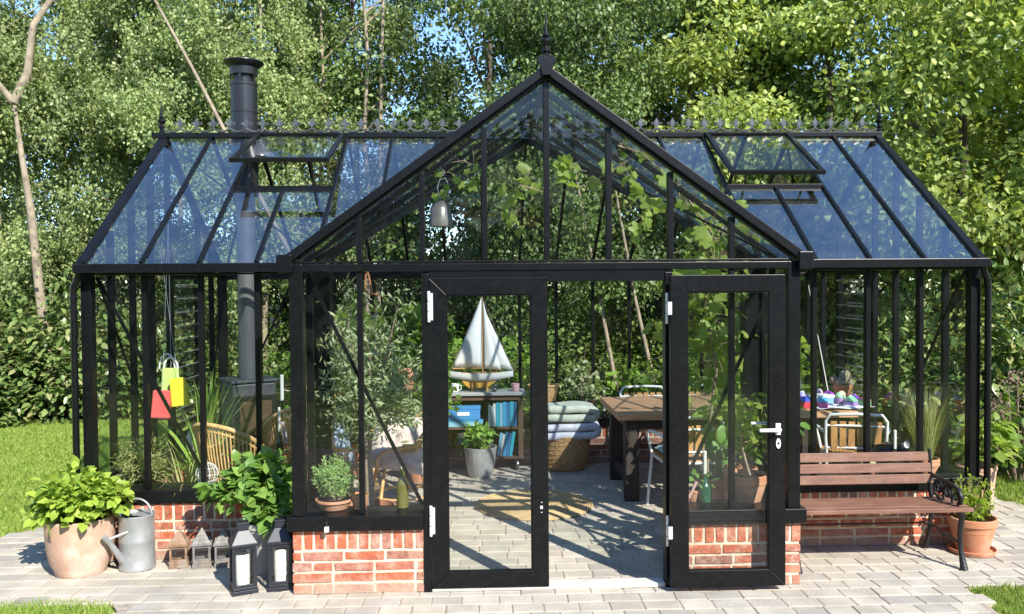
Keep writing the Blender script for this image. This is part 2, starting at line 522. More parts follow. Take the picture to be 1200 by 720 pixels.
def rnd_dirs(rg, n):
    return nrm(rg.normal(size=(n, 3)))

def strip_blades(rg, base, direc, length, width, droop, seg=5):
    """arching grass / palm blades as quad strips"""
    n = len(base)
    Vs = np.zeros((n, seg + 1, 2, 3))
    side = nrm(np.cross(direc, np.tile([0, 0, 1.], (n, 1))) + 1e-6)
    p = base.copy(); d = nrm(direc)
    for i in range(seg + 1):
        t = i / seg
        w = width * (1 - t ** 2 * .95) * .5
        Vs[:, i, 0] = p - side * w[:, None]
        Vs[:, i, 1] = p + side * w[:, None]
        p = p + d * (length / seg)[:, None]
        d = nrm(d + np.array([0, 0, -1.]) * (droop / seg)[:, None])
    idx = []
    for i in range(seg):
        idx.append((i * 2, i * 2 + 1, i * 2 + 3, i * 2 + 2))
    F = np.array(idx)[None] + (np.arange(n) * (seg + 1) * 2)[:, None, None]
    return Vs.reshape(-1, 3), F.reshape(-1, 4)

# ------------------------------------------------------------------ ground, paving, grass
def sheet(name, pts, z, mat):
    mb = MB()
    mb.add([(x, y, z) for x, y in pts], [tuple(range(len(pts)))])
    o = mb.build(name, mat, fix=False)
    return tag(o, kind='structure')

sheet('lawn', [(-150, -150), (150, -150), (150, 150), (-150, 150)], -.030, M['lawn'])
sheet('forest_floor', [(-60, 7.6), (-9, 7.3), (-4.6, 6.9), (-3, 4.3), (5, 4.2), (7, 3.6), (60, 3.2), (60, 100), (-60, 100)], -.022, M['forest'])

PAVED = [(-4.2, -.02), (-2.58, -.02), (-2.40, -.30), (-2.40, -4.5), (2.44, -4.5), (2.44, -.5), (2.47, -.10), (2.62, -.05), (3.95, -.07), (3.95, 1.85), (3.40, 4.05), (-3.40, 4.05), (-3.52, 1.9), (-4.2, 1.0)]
def inside(x, y, poly):
    c = False; j = len(poly) - 1
    for i in range(len(poly)):
        xi, yi = poly[i]; xj, yj = poly[j]
        if (yi > y) != (yj > y) and x < (xj - xi) * (y - yi) / (yj - yi) + xi: c = not c
        j = i
    return c
sheet('sand_bed', PAVED, -.0055, M['sand'])

def paving():
    rg = random.Random(3)
    mb = MB()
    y = -3.2; row = 0
    while y < 4.05:
        d = .136
        x = -4.4 + (row % 2) * .097 + rg.uniform(-.02, .02)
        while x < 4.1:
            w = .195 + rg.uniform(-.026, .026)
            if inside(x + w / 2, y + d / 2, PAVED):
                g = .0022
                j = lambda a=.004: rg.uniform(-a, a)
                q = [(x + g + j(), y + g + j()), (x + w - g + j(), y + g + j()), (x + w - g + j(), y + d - g + j()), (x + g + j(), y + d - g + j())]
                cx = sum(a for a, b in q) / 4; cy = sum(b for a, b in q) / 4
                dz = rg.uniform(-.0022, .0015); tx = rg.uniform(-.006, .006); ty = rg.uniform(-.008, .008)
                zz = lambda px, py: dz + (px - cx) * tx + (py - cy) * ty
                vs = []
                for k, z in ((1.0, -.05), (1.0, -.006), (.975, -.0022), (.92, 0)):
                    for a, b in q:
                        px = cx + (a - cx) * k; py = cy + (b - cy) * (1 - (1 - k) * 1.5)
                        vs.append((px, py, z + (zz(px, py) if z > -.02 else 0)))
                fs = [(12, 13, 14, 15)]
                for l in range(3):
                    for e in range(4):
                        n = (e + 1) % 4
                        fs.append((l * 4 + e, l * 4 + n, l * 4 + 4 + n, l * 4 + 4 + e))
                mb.add(vs, fs)
            x += w
        y += d; row += 1
    o = mb.build('paving', M['paver'], fix=False)
    tag(o, kind='structure')
paving()

def grass_patch(name, poly, density, h, seed, lean=.5, w=.006):
    rg = np.random.default_rng(seed)
    xs = [p[0] for p in poly]; ys = [p[1] for p in poly]
    area = (max(xs) - min(xs)) * (max(ys) - min(ys))
    n = int(area * density)
    P = np.stack([rg.uniform(min(xs), max(xs), n), rg.uniform(min(ys), max(ys), n)], 1)
    jit = .022 * np.sin(P[:, 0] * 23) * np.sin(P[:, 0] * 9.1 + 1) + rg.normal(0, .012, n)
    keep = np.array([inside(a + j, b + j, poly) for (a, b), j in zip(P, jit)])
    P = P[keep]; n = len(P)
    base = np.column_stack([P, np.full(n, -.03)])
    tuft = .75 + .5 * np.sin(P[:, 0] * 5.1 + 1.3) * np.sin(P[:, 1] * 4.3) * .5
    L = h * rg.uniform(.5, 1.3, n) * tuft
    d = nrm(np.column_stack([rg.normal(0, lean, n), rg.normal(0, lean, n), np.ones(n)]))
    s = nrm(np.column_stack([rg.normal(size=n), rg.normal(size=n), np.zeros(n)])) * (w * rg.uniform(.6, 1.3, n))[:, None]
    V = np.stack([base - s, base + s, base + d * L[:, None]], 1).reshape(-1, 3)
    F = np.arange(3 * n).reshape(-1, 3)
    o = np_mesh(name, V, F, M['grass'])
    return tag(o, kind='stuff')
lp = dict(lean=.55)
grass_patch('lawn_grass', [(-12, 1.2), (-4.2, 1.05), (-3.52, 1.95), (-3.25, 4.2), (-4.6, 6.9), (-12, 7.8)], 3600, .055, 1, w=.009)
grass_patch('lawn_grass', [(-4.6, -.9), (-2.42, -.9), (-2.42, -.30), (-2.60, -.03), (-4.3, -.03)], 14000, .075, 2, w=.0045)
grass_patch('lawn_grass', [(2.46, -1.1), (4.6, -1.1), (4.6, -.08), (2.64, -.06), (2.49, -.12)], 14000, .075, 3, w=.0045)
grass_patch('lawn_grass', [(3.97, -.06), (6.5, -.06), (7, 3.8), (3.4, 3.95), (3.97, 1.85)], 4500, .07, 4, w=.008)

# ------------------------------------------------------------------ the greenhouse
HW, WW, YW, YR, YB = 1.48, 3.03, .75, 2.25, 3.75
MOD = .375
ZB = .382          # top of the bricks
ZS = .468          # top of the black sill
ZE = 1.955
ZRIDGE, ZAPEX = 3.085, 3.055
SLOPE = (ZRIDGE - 1.985) / (YR - .72)
KP = (ZAPEX - 1.985) / HW
def roof_front(y): return 1.985 + (y - .72) * SLOPE
def porch_z(x): return ZAPEX - abs(x) * KP
def y_of_z(z): return .72 + (z - 1.985) / SLOPE

gh = thing('greenhouse', 'black framed glass orangery with gabled entrance porch on a low red brick plinth', 'greenhouse')

def brick_wall(p, q, thick_dir, thick=.19, seed=0, quoin0=True):
    """bricks from p to q (2-D); outer face on the p-q line, thickness along thick_dir"""
    rg = random.Random(seed)
    P = Vector((*p, 0)); Q = Vector((*q, 0)); d = (Q - P); Ln = d.length; d.normalize()
    t = Vector((*thick_dir, 0))
    mb = MB()
    jt = .0145
    def brick(a, b, z0, z1):
        j = lambda s=.0035: rg.uniform(-s, s)
        vs = []
        off = rg.uniform(-.0035, .003)
        for z in (z0, z1):
            for (u, w) in ((a, off), (b, off), (b, thick + off), (a, thick + off)):
                vs.append(P + d * (u + j()) + t * (w + j(.0015)) + Vector((0, 0, z + j())))
        mb.add(vs, [(0, 3, 2, 1), (4, 5, 6, 7), (0, 1, 5, 4), (1, 2, 6, 5), (2, 3, 7, 6), (3, 0, 4, 7)], 0)
    ch = (ZB - .125) / 4
    z = .0
    for c in range(4):
        u = 0.0
        first = True
        while u < Ln - .02:
            w = .228
            if first: w = [.108, .228, .165, .05][c % 4] if c % 2 else [.228, .12][(c // 2) % 2]
            if rg.random() < .22: w = .108
            first = False
            e = min(u + w, Ln)
            if Ln - e < .05: e = Ln
            brick(u, e, z + (jt / 2 if c else .002), z + ch - jt / 2)
            u = e + jt
        z += ch
    u = 0.0
    n = max(1, round((Ln + jt) / .0665))
    w = (Ln + jt) / n - jt
    for i in range(n):
        brick(u, u + w, z + jt * .6, ZB - .003)
        u += w + jt
    c = P + d * (Ln / 2) + t * (thick / 2)
    ang = math.atan2(d.y, d.x)
    mb.box((c.x, c.y, (ZB - .006) / 2), (Ln - .01, thick - .009, ZB - .006), Matrix.Rotation(ang, 3, 'Z'), 1)
    return mb.build('brick_plinth', [M['brick'], M['mortar']], gh, bevel=.0035)

OX, OY = 1.52, 0.0
brick_wall((-1.52, .0), (-.745, .0), (0, 1), seed=1)
brick_wall((.745, .0), (1.52, .0), (0, 1), seed=2)
brick_wall((-1.52, .72), (-1.52, .195), (1, 0), seed=3)
brick_wall((1.52, .195), (1.52, .72), (-1, 0), seed=4)
brick_wall((-3.07, .72), (-1.335, .72), (0, 1), seed=5)
brick_wall((1.335, .72), (3.07, .72), (0, 1), seed=6)
brick_wall((-3.07, 3.79), (-3.07, .915), (1, 0), seed=7)
brick_wall((3.07, .915), (3.07, 3.79), (-1, 0), seed=8)
brick_wall((2.875, 3.79), (-2.875, 3.79), (0, -1), seed=9)

def part(mb, name, mat=None, bevel=.002, smooth=0, parent=None):
    return mb.build(name, mat or M['black'], parent or gh, bevel=bevel, smooth=smooth)

# sills (butted), a ledge inside
def sill(c, d):
    part(MB().box((c[0], c[1], (ZB + ZS) / 2), (d[0], d[1], ZS - ZB)), 'sill', bevel=.004)
sw = .25
sill((-1.1475, .095), (.805, sw)); sill((1.1475, .095), (.805, sw))
sill((-1.425, .4595), (.25, .475)); sill((1.425, .4595), (.25, .475))
sill((-2.20, .822), (1.80, sw)); sill((2.20, .822), (1.80, sw))
sill((-2.975, 2.255), (sw, 2.61)); sill((2.975, 2.255), (sw, 2.61))
sill((0, 3.69), (6.20, sw))

# posts and mullions
def post(x, y, z0, z1, w, d, name='mullion'):
    return part(MB().box((x, y, (z0 + z1) / 2), (w, d, z1 - z0)), name, bevel=.004)
mw, md = .033, .046
for s in (-1, 1):
    post(s * HW, .03, ZS, ZE, .076, .078, 'corner_post')
    post(s * 1.465, .765, ZS, 1.93, .115, .115, 'corner_post')
    post(s * WW, .77, ZS, 1.93, .07, .07, 'corner_post')
    post(s * WW, 3.73, ZS, 1.93, .08, .08, 'corner_post')
    post(s * 1.11, .03, ZS, ZE - .045, mw, md)
    post(s * HW, .39, ZS, 1.93, md, mw)
    post(s * .724, .035, .0, ZE - .06, .045, .085, 'door_jamb')
    for k in range(1, 4):
        post(s * (WW - k * MOD), .77, ZS, 1.93, mw, md)
    post(s * (WW - 4 * MOD) , .70, ZS, 1.93, mw, .04)
    for k in range(1, 8):
        y = YW + k * MOD
        if k in (5,): continue
        zt = 1.93 + (min(y, 4.5 - y) - .72) * SLOPE
        post(s * WW, y, ZS, zt - .02 + .03, .048, mw)
for k in range(1, 16):
    post(-WW + k * (2 * WW / 16), 3.73, ZS, 1.93, mw, md)

# front beam of the porch, door head
part(MB().box((0, .03, ZE - .022), (2 * HW + .06, .075, .044)), 'front_beam', bevel=.004)
part(MB().box((0, .035, ZE - .0785), (1.40, .07, .067)), 'door_head', bevel=.003)
part(MB().box((0, .045, .014), (1.40, .10, .028)), 'threshold', M['threshold'], bevel=.006)
# bottom cap where the beam is drawn lighter: a thin drip edge above it
part(MB().box((0, .012, ZE + .010), (2 * HW - .02, .05, .012)), 'drip_edge', bevel=.002)

# gutters and eave boxes
for s in (-1, 1):
    g = MB()
    x0, x1 = s * 1.585, s * 3.055
    cx = (x0 + x1) / 2; L_ = abs(x1 - x0)
    g.box((cx, .655, 1.953), (L_, .10, .060))
    g.box((cx, .710, 1.915), (L_ - .03, .09, .012))
    part(g, 'gutter', bevel=.004)
    part(MB().box((s * 2.2775, .768, 1.948), (1.48, .07, .030)), 'eave_plate', bevel=.002)
    part(MB().box((s * 1.545, .325, 1.950), (.075, .76, .068)), 'gutter', bevel=.004)
    # corner block at the foot of the porch gable
    part(MB().box((s * 1.535, -.035, 1.958), (.085, .05, .105)), 'gutter_end', bevel=.004)
    part(MB().box((s * WW, 2.25, 1.948), (.07, 2.9, .045)), 'eave_plate', bevel=.002)
    dp = MB()
    dp.tube([(s * 3.035, .655, 1.94), (s * 3.05, .67, 1.89), (s * 3.085, .69, 1.84), (s * 3.09, .69, 1.78), (s * 3.09, .69, .03)], .022, 10)
    part(dp, 'downpipe', bevel=0, smooth=40)
part(MB().box((0, 3.80, 1.950), (6.11, .10, .068)), 'gutter', bevel=.004)
part(MB().box((0, 3.73, 1.916), (6.0, .07, .03)), 'eave_plate', bevel=.002)

# rafters
def slope_bar(p, q, w=.026, h=.034, name='rafter'):
    d = (Vector(q) - Vector(p)).normalized()
    up = Vector((0, 0, 1))
    return part(MB().bar(p, q, w, h, up), name, bevel=.003)
def front_pt(x, y, off=0): return (x, y, roof_front(y) + off)
def rear_pt(x, y, off=0): return (x, y, roof_front(4.5 - y) + off)
step = 2 * WW / 16
VENTS = {-1: (2, 4), 1: (2, 4)}
VENT_Y = 1.52      # lower edge of the vent openings
for s in (-1, 1):
    for k in range(0, 9):
        x = s * (WW - k * step)
        if k == 8 and s == 1: continue
        ax = abs(x)
        ylow = .705
        if ax < HW - .01:
            ylow = y_of_z(porch_z(x))
        if ylow < YR - .05:
            top = YR - .02
            if k == 3: top = VENT_Y
            w = .032 if k == 0 else .025
            slope_bar(front_pt(x, ylow, .010), front_pt(x, top, .010), w, .036 if k == 0 else .032)
    # verge plates on the gable ends
    xv = s * (WW + .022)
    part(MB().bar(front_pt(xv, .66, .0), front_pt(xv, YR, .0), .048, .040), 'verge', bevel=.003)
    part(MB().bar(rear_pt(xv, YR, .0), rear_pt(xv, 3.84, .0), .048, .040), 'verge', bevel=.003)
    # cross bar below the vent
    x0, x1 = s * (WW - 2 * step), s * (WW - 4 * step)
    part(MB().bar(front_pt(x0, VENT_Y, .010), front_pt(x1, VENT_Y, .010), .035, .045), 'vent_sill', bevel=.002)
    # valley
    part(MB().bar((s * HW, .72, 1.985), (s * .02, YR - .02, ZAPEX), .05, .05), 'valley', bevel=.002)
    # porch roof
    for k in range(1, 7):
        y = k * MOD - .0
        if y > YR - .1: continue
        # from eave (or valley) to ridge
        xe = HW
        if y > .72:
            xe = (ZAPEX - roof_front(y)) / KP
        if xe > .1:
            part(MB().bar((s * (xe + .02), y, porch_z(xe + .02) + .012), (s * .03, y, porch_z(.03) + .012), .026, .034), 'rafter', bevel=.002)
    # front gable: sloping bargeboard with its inner moulding
    dz = .045
    part(MB().bar((s * 1.565, -.005, porch_z(1.565) + .030), (s * .0 , -.005, ZAPEX + .030), .080, .048, (0, 0, 1)), 'bargeboard', bevel=.004)
    part(MB().bar((s * 1.47, .012, porch_z(1.47) - .006), (s * .0, .012, ZAPEX - .006), .05, .018, (0, 0, 1)), 'bargeboard_moulding', bevel=.003)
for k in range(0, 17):
    x = -WW + k * step
    slope_bar(rear_pt(x, YR + .02, .012), rear_pt(x, 3.80, .012))
# gable mullions
for k in range(-3, 4):
    x = k * HW / 4
    post(x, .03, ZE + .017, porch_z(x) - (.03 if k else .03), .034, .050)
# ridges
part(MB().box((-1.0, YR, ZRIDGE + .018), (4.28 - 2 * .0, .06, .042)).box((2.11, YR, ZRIDGE + .018), (1.94, .0599, .0419)), 'ridge', bevel=.004)
part(MB().box((0, YR / 2 - .02, ZAPEX + .036), (.07, YR - .06, .05)), 'ridge', bevel=.004)
# apex plate and finial
ap = MB()
shape = [(-.055, .10), (-.02, .115), (0, .10), (.02, .115), (.055, .10), (.060, .065), (.035, .01), (.028, -.055), (-.028, -.055), (-.035, .01), (-.060, .065)]
ap.prism([(u * .95, v * .8) for u, v in shape], .018, lambda u, v, w: (u, -.062 + w, ZAPEX + .030 + v * .85))
part(ap, 'apex_plate', bevel=.002)
FIN = [(.001, 0), (.030, 0), (.030, .02), (.020, .035), (.020, .05), (.033, .065), (.033, .08), (.022, .095), (.018, .11), (.036, .135), (.042, .155), (.036, .175), (.020, .19), (.030, .20), (.030, .212), (.015, .225), (.013, .26), (.008, .34), (.003, .42), (.0005, .43)]
part(MB().lathe([(r * .80, z * .66) for r, z in FIN], 16, (0, -.015, ZAPEX + .095)), 'finial', bevel=0, smooth=35)
for s in (-1, 1):
    part(MB().lathe([(r * .8, z * .62) for r, z in FIN], 14, (s * (WW + .035), YR, ZRIDGE + .043)), 'finial', bevel=0, smooth=35)

# ridge cresting: scalloped band with fleurs-de-lis
def cresting(x0, x1):
    mb = MB()
    n = max(1, round((x1 - x0) / .138)); w = (x1 - x0) / n
    zb = ZRIDGE + .043
    t = .008
    fn = lambda u, v, q: (u, YR - t / 2 + q, zb + v)
    for i in range(n):
        c = x0 + (i + .5) * w
        # arc between two flowers
        arc = []
        for k in range(9):
            a = k / 8
            arc.append((c - w / 2 + a * w, YR, zb + .008 + .026 * (2 * a - 1) ** 2))
        mb.tube(arc, .0085, 6)
        # flower sits on the arc ends
        f = c + w / 2 if i < n - 1 else None
        if f is None: continue
        b = .030; 
        mb.prism([(f - .007, b), (f + .007, b), (f + .008, b + .035), (f + .021, b + .054), (f + .008, b + .080), (f, b + .094), (f - .008, b + .080), (f - .021, b + .054), (f - .008, b + .035)], t, fn)
        for sg in (-1, 1):
            curl = [(f + sg * x, YR, zb + b + z) for x, z in ((.004, .020), (.020, .034), (.030, .050), (.039, .052), (.044, .042), (.037, .034))]
            mb.tube(curl, .0065, 6)
        mb.box((f, YR, zb + b + .030), (.040, .012, .011))
    return part(mb, 'ridge_cresting', M['crest'], bevel=0, smooth=40)
cresting(-WW - .02, -.02)
cresting(.02, WW + .02)

# glazing -----------------------------------------------------------
def pane(pts, name, mat):
    mb = MB(); mb.add(pts, [tuple(range(len(pts)))])
    return mb.build(name, mat, gh, fix=False)
for s in (-1, 1):
    for k in range(8):
        xa, xb = s * (WW - k * step), s * (WW - (k + 1) * step)
        def low(x):
            return .70 if abs(x) >= HW - .01 else y_of_z(porch_z(x))
        top = YR - .01
        if k in (2, 3): top = VENT_Y
        la, lb = low(xa), low(xb)
        if k == 3 or k == 2:
            la = min(la, VENT_Y); lb = min(lb, VENT_Y)
        pane([front_pt(xa, la, .006), front_pt(xb, lb, .006), front_pt(xb, top, .006), front_pt(xa, top, .006)], 'roof_pane', M['roof_glass'])
    # porch roof panes
    ys = [-.0] + [k * MOD for k in range(1, 6)] + [YR - .02]
    for a, b in zip(ys[:-1], ys[1:]):
        xe = lambda y: HW + .03 if y <= .72 else max(.02, (ZAPEX - roof_front(y)) / KP)
        pane([(s * xe(a), a, porch_z(xe(a)) + .006), (s * xe(b), b, porch_z(xe(b)) + .006), (s * .02, b, porch_z(.02) + .006), (s * .02, a, porch_z(.02) + .006)], 'porch_roof_pane', M['porch_glass'])
    # porch front lower, gable, sides
    pane([(s * .74, .03, ZS), (s * 1.11, .03, ZS), (s * 1.11, .03, ZE - .04), (s * .74, .03, ZE - .04)], 'wall_pane', M['glass'])
    pane([(s * 1.11, .03, ZS), (s * 1.45, .03, ZS), (s * 1.45, .03, ZE - .04), (s * 1.11, .03, ZE - .04)], 'wall_pane', M['glass'])
    for k in range(4):
        a, b = s * k * HW / 4, s * (k + 1) * HW / 4
        pts = [(a, .03, ZE), (b, .03, ZE), (b, .03, porch_z(b)), (a, .03, porch_z(a))]
        if k == 3: pts = [(a, .03, ZE), (b, .03, ZE), (a, .03, porch_z(a))]
        pane(pts, 'gable_pane', M['glass'])
    for a, b in ((.06, .39), (.39, .71)):
        pane([(s * HW, a, ZS), (s * HW, b, ZS), (s * HW, b, 1.93), (s * HW, a, 1.93)], 'wall_pane', M['glass'])
    for k in range(4):
        a, b = s * (WW - k * MOD), s * (WW - (k + 1) * MOD)
        pane([(a, .77, ZS), (b, .77, ZS), (b, .77, 1.94), (a, .77, 1.94)], 'wall_pane', M['glass'])
    for k in range(8):
        a, b = YW + k * MOD, YW + (k + 1) * MOD
        z = lambda y: roof_front(min(y, 4.5 - y)) - .02
        if k in (4, 5):
            pane([(s * WW, a, 1.93), (s * WW, b, 1.93), (s * WW, b, z(b)), (s * WW, a, z(a))], 'end_pane', M['glass'])
        else:
            pane([(s * WW, a, ZS), (s * WW, b, ZS), (s * WW, b, z(b)), (s * WW, a, z(a))], 'end_pane', M['glass'])
for k in range(16):
    a, b = -WW + k * step, -WW + (k + 1) * step
    pane([(a, 3.73, ZS), (b, 3.73, ZS), (b, 3.73, 1.93), (a, 3.73, 1.93)], 'rear_pane', M['glass'])
    pane([rear_pt(a, YR + .01, .006), rear_pt(b, YR + .01, .006), rear_pt(b, 3.80, .006), rear_pt(a, 3.80, .006)], 'rear_roof_pane', M['rear_glass'])

# louvre windows in both ends
for s in (-1, 1):
    lf = MB()
    y0, y1 = YW + 4 * MOD + .02, YW + 6 * MOD - .02
    for y in (y0 + .015, y1 - .015):
        lf.box((s * WW, y, 1.24), (.05, .03, 1.38))
    lf.box((s * WW, (y0 + y1) / 2, .535), (.05, y1 - y0 - .06, .03)); lf.box((s * WW, (y0 + y1) / 2, 1.91), (.05, y1 - y0 - .06, .03))
    fr = part(lf, 'louvre_window', bevel=.002)
    bl = MB(); ed = MB()
    for i in range(11):
        z = .62 + i * .118
        rot = Matrix.Rotation(s * R(48), 3, 'Y')
        ed.box((s * WW, (y0 + y1) / 2, z), (.135, y1 - y0 - .07, .005), rot)
    ed.build('louvre_blades', M['lantern_glass'], fr)
    for i in range(11):
        z = .62 + i * .118
        v = Matrix.Rotation(s * R(48), 3, 'Y') @ Vector((.068, 0, 0))
        bl.box((s * WW + v.x, (y0 + y1) / 2, z + v.z), (.008, y1 - y0 - .07, .008))
        bl.box((s * WW - v.x, (y0 + y1) / 2, z - v.z), (.008, y1 - y0 - .07, .008))
    bl.build('louvre_edges', M['zinc'], fr)

# opened roof vents
def vent(s, angle):
    xa, xb = s * (WW - 2 * step), s * (WW - 4 * step)
    x0, x1 = min(xa, xb) + .01, max(xa, xb) - .01
    hinge = Vector((0, YR - .03, roof_front(YR - .03) + .045))
    base = math.atan(SLOPE)
    ang = base - angle
    L_ = math.hypot(YR - .03 - VENT_Y, (YR - .03 - VENT_Y) * SLOPE) + .03
    d = Vector((0, -math.cos(ang), -math.sin(ang)))
    n = Vector((0, -math.sin(ang), math.cos(ang)))
    P = lambda x, t, o=0: Vector((x, 0, 0)) + hinge + d * t + n * o
    f = MB()
    f.bar(P(x0 + .02, 0), P(x0 + .02, L_), .035, .03, n); f.bar(P(x1 - .02, 0), P(x1 - .02, L_), .035, .03, n)
    f.bar(P(x0, L_ - .01), P(x1, L_ - .01), .032, .034, n); f.bar(P(x0 + .04, .015), P(x1 - .04, .015), .03, .028, n)
    v = part(f, 'roof_vent', bevel=.002)
    g = MB(); g.add([P(x0 + .02, .01), P(x1 - .02, .01), P(x1 - .02, L_ - .01), P(x0 + .02, L_ - .01)], [(0, 1, 2, 3)])
    g.build('vent_pane', M['rear_glass'], v, fix=False)
    for x in (x0 + .14, x1 - .14):
        MB().bar(P(x, L_ - .05), Vector(front_pt(x, VENT_Y + .02, .02)), .014, .014).build('vent_stay', M['iron'], v)
vent(-1, R(13.5))
vent(1, R(6.5))

# diagonal wind braces, flat bars behind the glass
def brace(p, q):
    part(MB().bar(p, q, .022, .010, (0, 1, 0)), 'wind_brace', bevel=0)
brace((-2.99, .82, 1.90), (-2.27, .82, .50))
brace((2.99, .82, 1.90), (2.27, .82, .50)) if False else None
brace((-1.43, .10, 1.90), (-.76, .10, .50))
brace((1.43, .10, 1.88), (.78, .10, .48))
for s in (-1, 1):
    part(MB().bar((s * 2.985, .80, 1.90), (s * 2.985, 1.86, .50), .010, .022, (0, 0, 1)), 'wind_brace', bevel=0)
    part(MB().bar((s * 2.985, 3.70, 1.90), (s * 2.985, 3.02, .50), .010, .022, (0, 0, 1)), 'wind_brace', bevel=0)
    part(MB().bar((s * 2.95, 3.68, .5), (s * 2.3, 3.68, 1.9), .022, .010, (0, 1, 0)), 'wind_brace', bevel=0)
    a, b = rear_pt(s * 2.98, 3.7, -.04), rear_pt(s * 2.28, YR + .05, -.04)
    part(MB().bar(a, b, .02, .01), 'wind_brace', bevel=0)
    a, b = front_pt(s * 2.98, 2.2, -.045), front_pt(s * 1.55, .85, -.045)
    part(MB().bar(a, b, .012, .012), 'wind_brace', bevel=0)
    a, b = (s * 1.4, .08, porch_z(1.4) - .06), (s * .1, 1.5, porch_z(.1) - .06)
    part(MB().bar(a, b, .012, .012), 'wind_brace', bevel=0)

# doors ---------------------------------------------------------------
def door(label, x0, width, y, z0, z1, mirror, bar_mid):
    """leaf from x0 to x0+width, outer face at y"""
    st, th = .098, .045
    f = MB()
    yc = y + th / 2
    x1 = x0 + width
    f.prism([(x0, z0), (x0 + st, z0 + st), (x0 + st, z1 - st), (x0, z1)], th, lambda u, v, w: (u, y + w, v))
    f.prism([(x1, z0), (x1, z1), (x1 - st, z1 - st), (x1 - st, z0 + st)], th, lambda u, v, w: (u, y + w, v))
    f.prism([(x0 + .0006, z0), (x1 - .0006, z0), (x1 - st - .0006, z0 + st), (x0 + st + .0006, z0 + st)], th, lambda u, v, w: (u, y + w, v))
    f.prism([(x0 + .0006, z1), (x0 + st + .0006, z1 - st), (x1 - st - .0006, z1 - st), (x1 - .0006, z1)], th, lambda u, v, w: (u, y + w, v))
    d = f.build('door', M['black'], gh, bevel=.0025)
    d['label'] = label
    g = MB(); g.add([(x0 + st - .01, yc, z0 + st - .01), (x1 - st + .01, yc, z0 + st - .01), (x1 - st + .01, yc, z1 - st + .01), (x0 + st - .01, yc, z1 - st + .01)], [(0, 1, 2, 3)])
    g.build('door_glass', M['glass'], d, fix=False)
    b = MB()
    for (u, v, w_, h_) in ((x0 + st + .004, (z0 + z1) / 2, .008, z1 - z0 - 2 * st), (x1 - st - .004, (z0 + z1) / 2, .008, z1 - z0 - 2 * st)):
        b.box((u, y + .010, v), (w_, .008, h_))
    for v in (z0 + st + .004, z1 - st - .004):
        b.box(((x0 + x1) / 2, y + .010, v), (width - 2 * st - .018, .008, .008))
    b.build('glazing_bead', M['black'], d)
    return d
DZ0, DZ1 = .022, 1.868
d1 = door('closed door leaf', -.699, .697, -.012, DZ0, DZ1, 1, False)
d2 = door('door leaf swung fully open against the porch wall', .712, .680, -.108, DZ0 + .012, DZ1 + .006, -1, False)
def hinge(d, x, y, zc, sc=1):
    h = MB()
    for k in (-1, 0, 1):
        h.lathe([(.0085, -.029), (.0095, -.026), (.0095, .026), (.0085, .029)], 12, (x, y, zc + k * .062))
    h.box((x + .014 * sc, y + .010, zc), (.02, .005, .16))
    h.build('hinge', M['steel'], d, smooth=40)
hinge(d1, -.702, -.020, 1.70); hinge(d1, -.702, -.020, .43)
hinge(d2, .700, -.064, 1.68); hinge(d2, .700, -.064, .36)
for z in (1.68, .36):
    MB().box((.706, -.112, z), (.026, .008, .075)).build('hinge_plate', M['steel'], d2, bevel=.003)
hd = MB()
hx, hz, hy = 1.345, .965, -.108
hd.box((hx, hy - .005, hz), (.030, .010, .068))
hd.tube([(hx, hy - .004, hz), (hx, hy - .040, hz), (hx - .012, hy - .050, hz), (hx - .125, hy - .050, hz)], [.011, .011, .0115, .0105], 12)
hd.build('handle', M['white'], d2, smooth=40, bevel=.002)
kp = MB()
kp.prism([(.014 * math.cos(a), .027 * math.sin(a) if abs(math.sin(a)) < .5 else .030 * math.sin(a)) for a in [2 * PI * i / 24 for i in range(24)]], .008, lambda u, v, w: (hx + .002 + u, hy - .008 + w, hz - .085 + v))
kp.build('lock_escutcheon', M['white'], d2, smooth=50)
MB().lathe([(.0065, -.003), (.0065, .003)], 12, (0, 0, 0)).build('keyhole', M['iron'], d2).matrix_local = Matrix.Translation((hx + .002, hy - .010, hz - .082)) @ Matrix.Rotation(PI / 2, 4, 'X')
ih = MB()
ih.tube([(hx, hy + .05, hz + .02), (hx, hy + .09, hz + .02), (hx - .13, hy + .092, hz + .02)], .010, 10)
ih.build('inner_handle', M['steel'], d2, smooth=40)
lk = MB()
lx = -.045
lk.box((lx, -.0145, .50), (.016, .006, .018)); lk.lathe([(.005, 0), (.005, .004)], 10, (lx, -.016, .528)); lk.lathe([(.005, 0), (.005, .004)], 10, (lx, -.016, .468))
lk.build('lock_keep', M['steel'], d1)

# small white socket on the porch sill
so = thing('sensor', 'small white sensor box hanging on the left porch sill', 'sensor', (-1.31, -.05, .40))
MB().box((0, 0, 0.0), (.026, .022, .032)).build('housing', M['white'], so, bevel=.004)
MB().box((0, .006, .028), (.016, .014, .030)).tube([(0, .006, .04), (.004, .01, .058)], .003, 6).build('bracket', M['iron'], so)

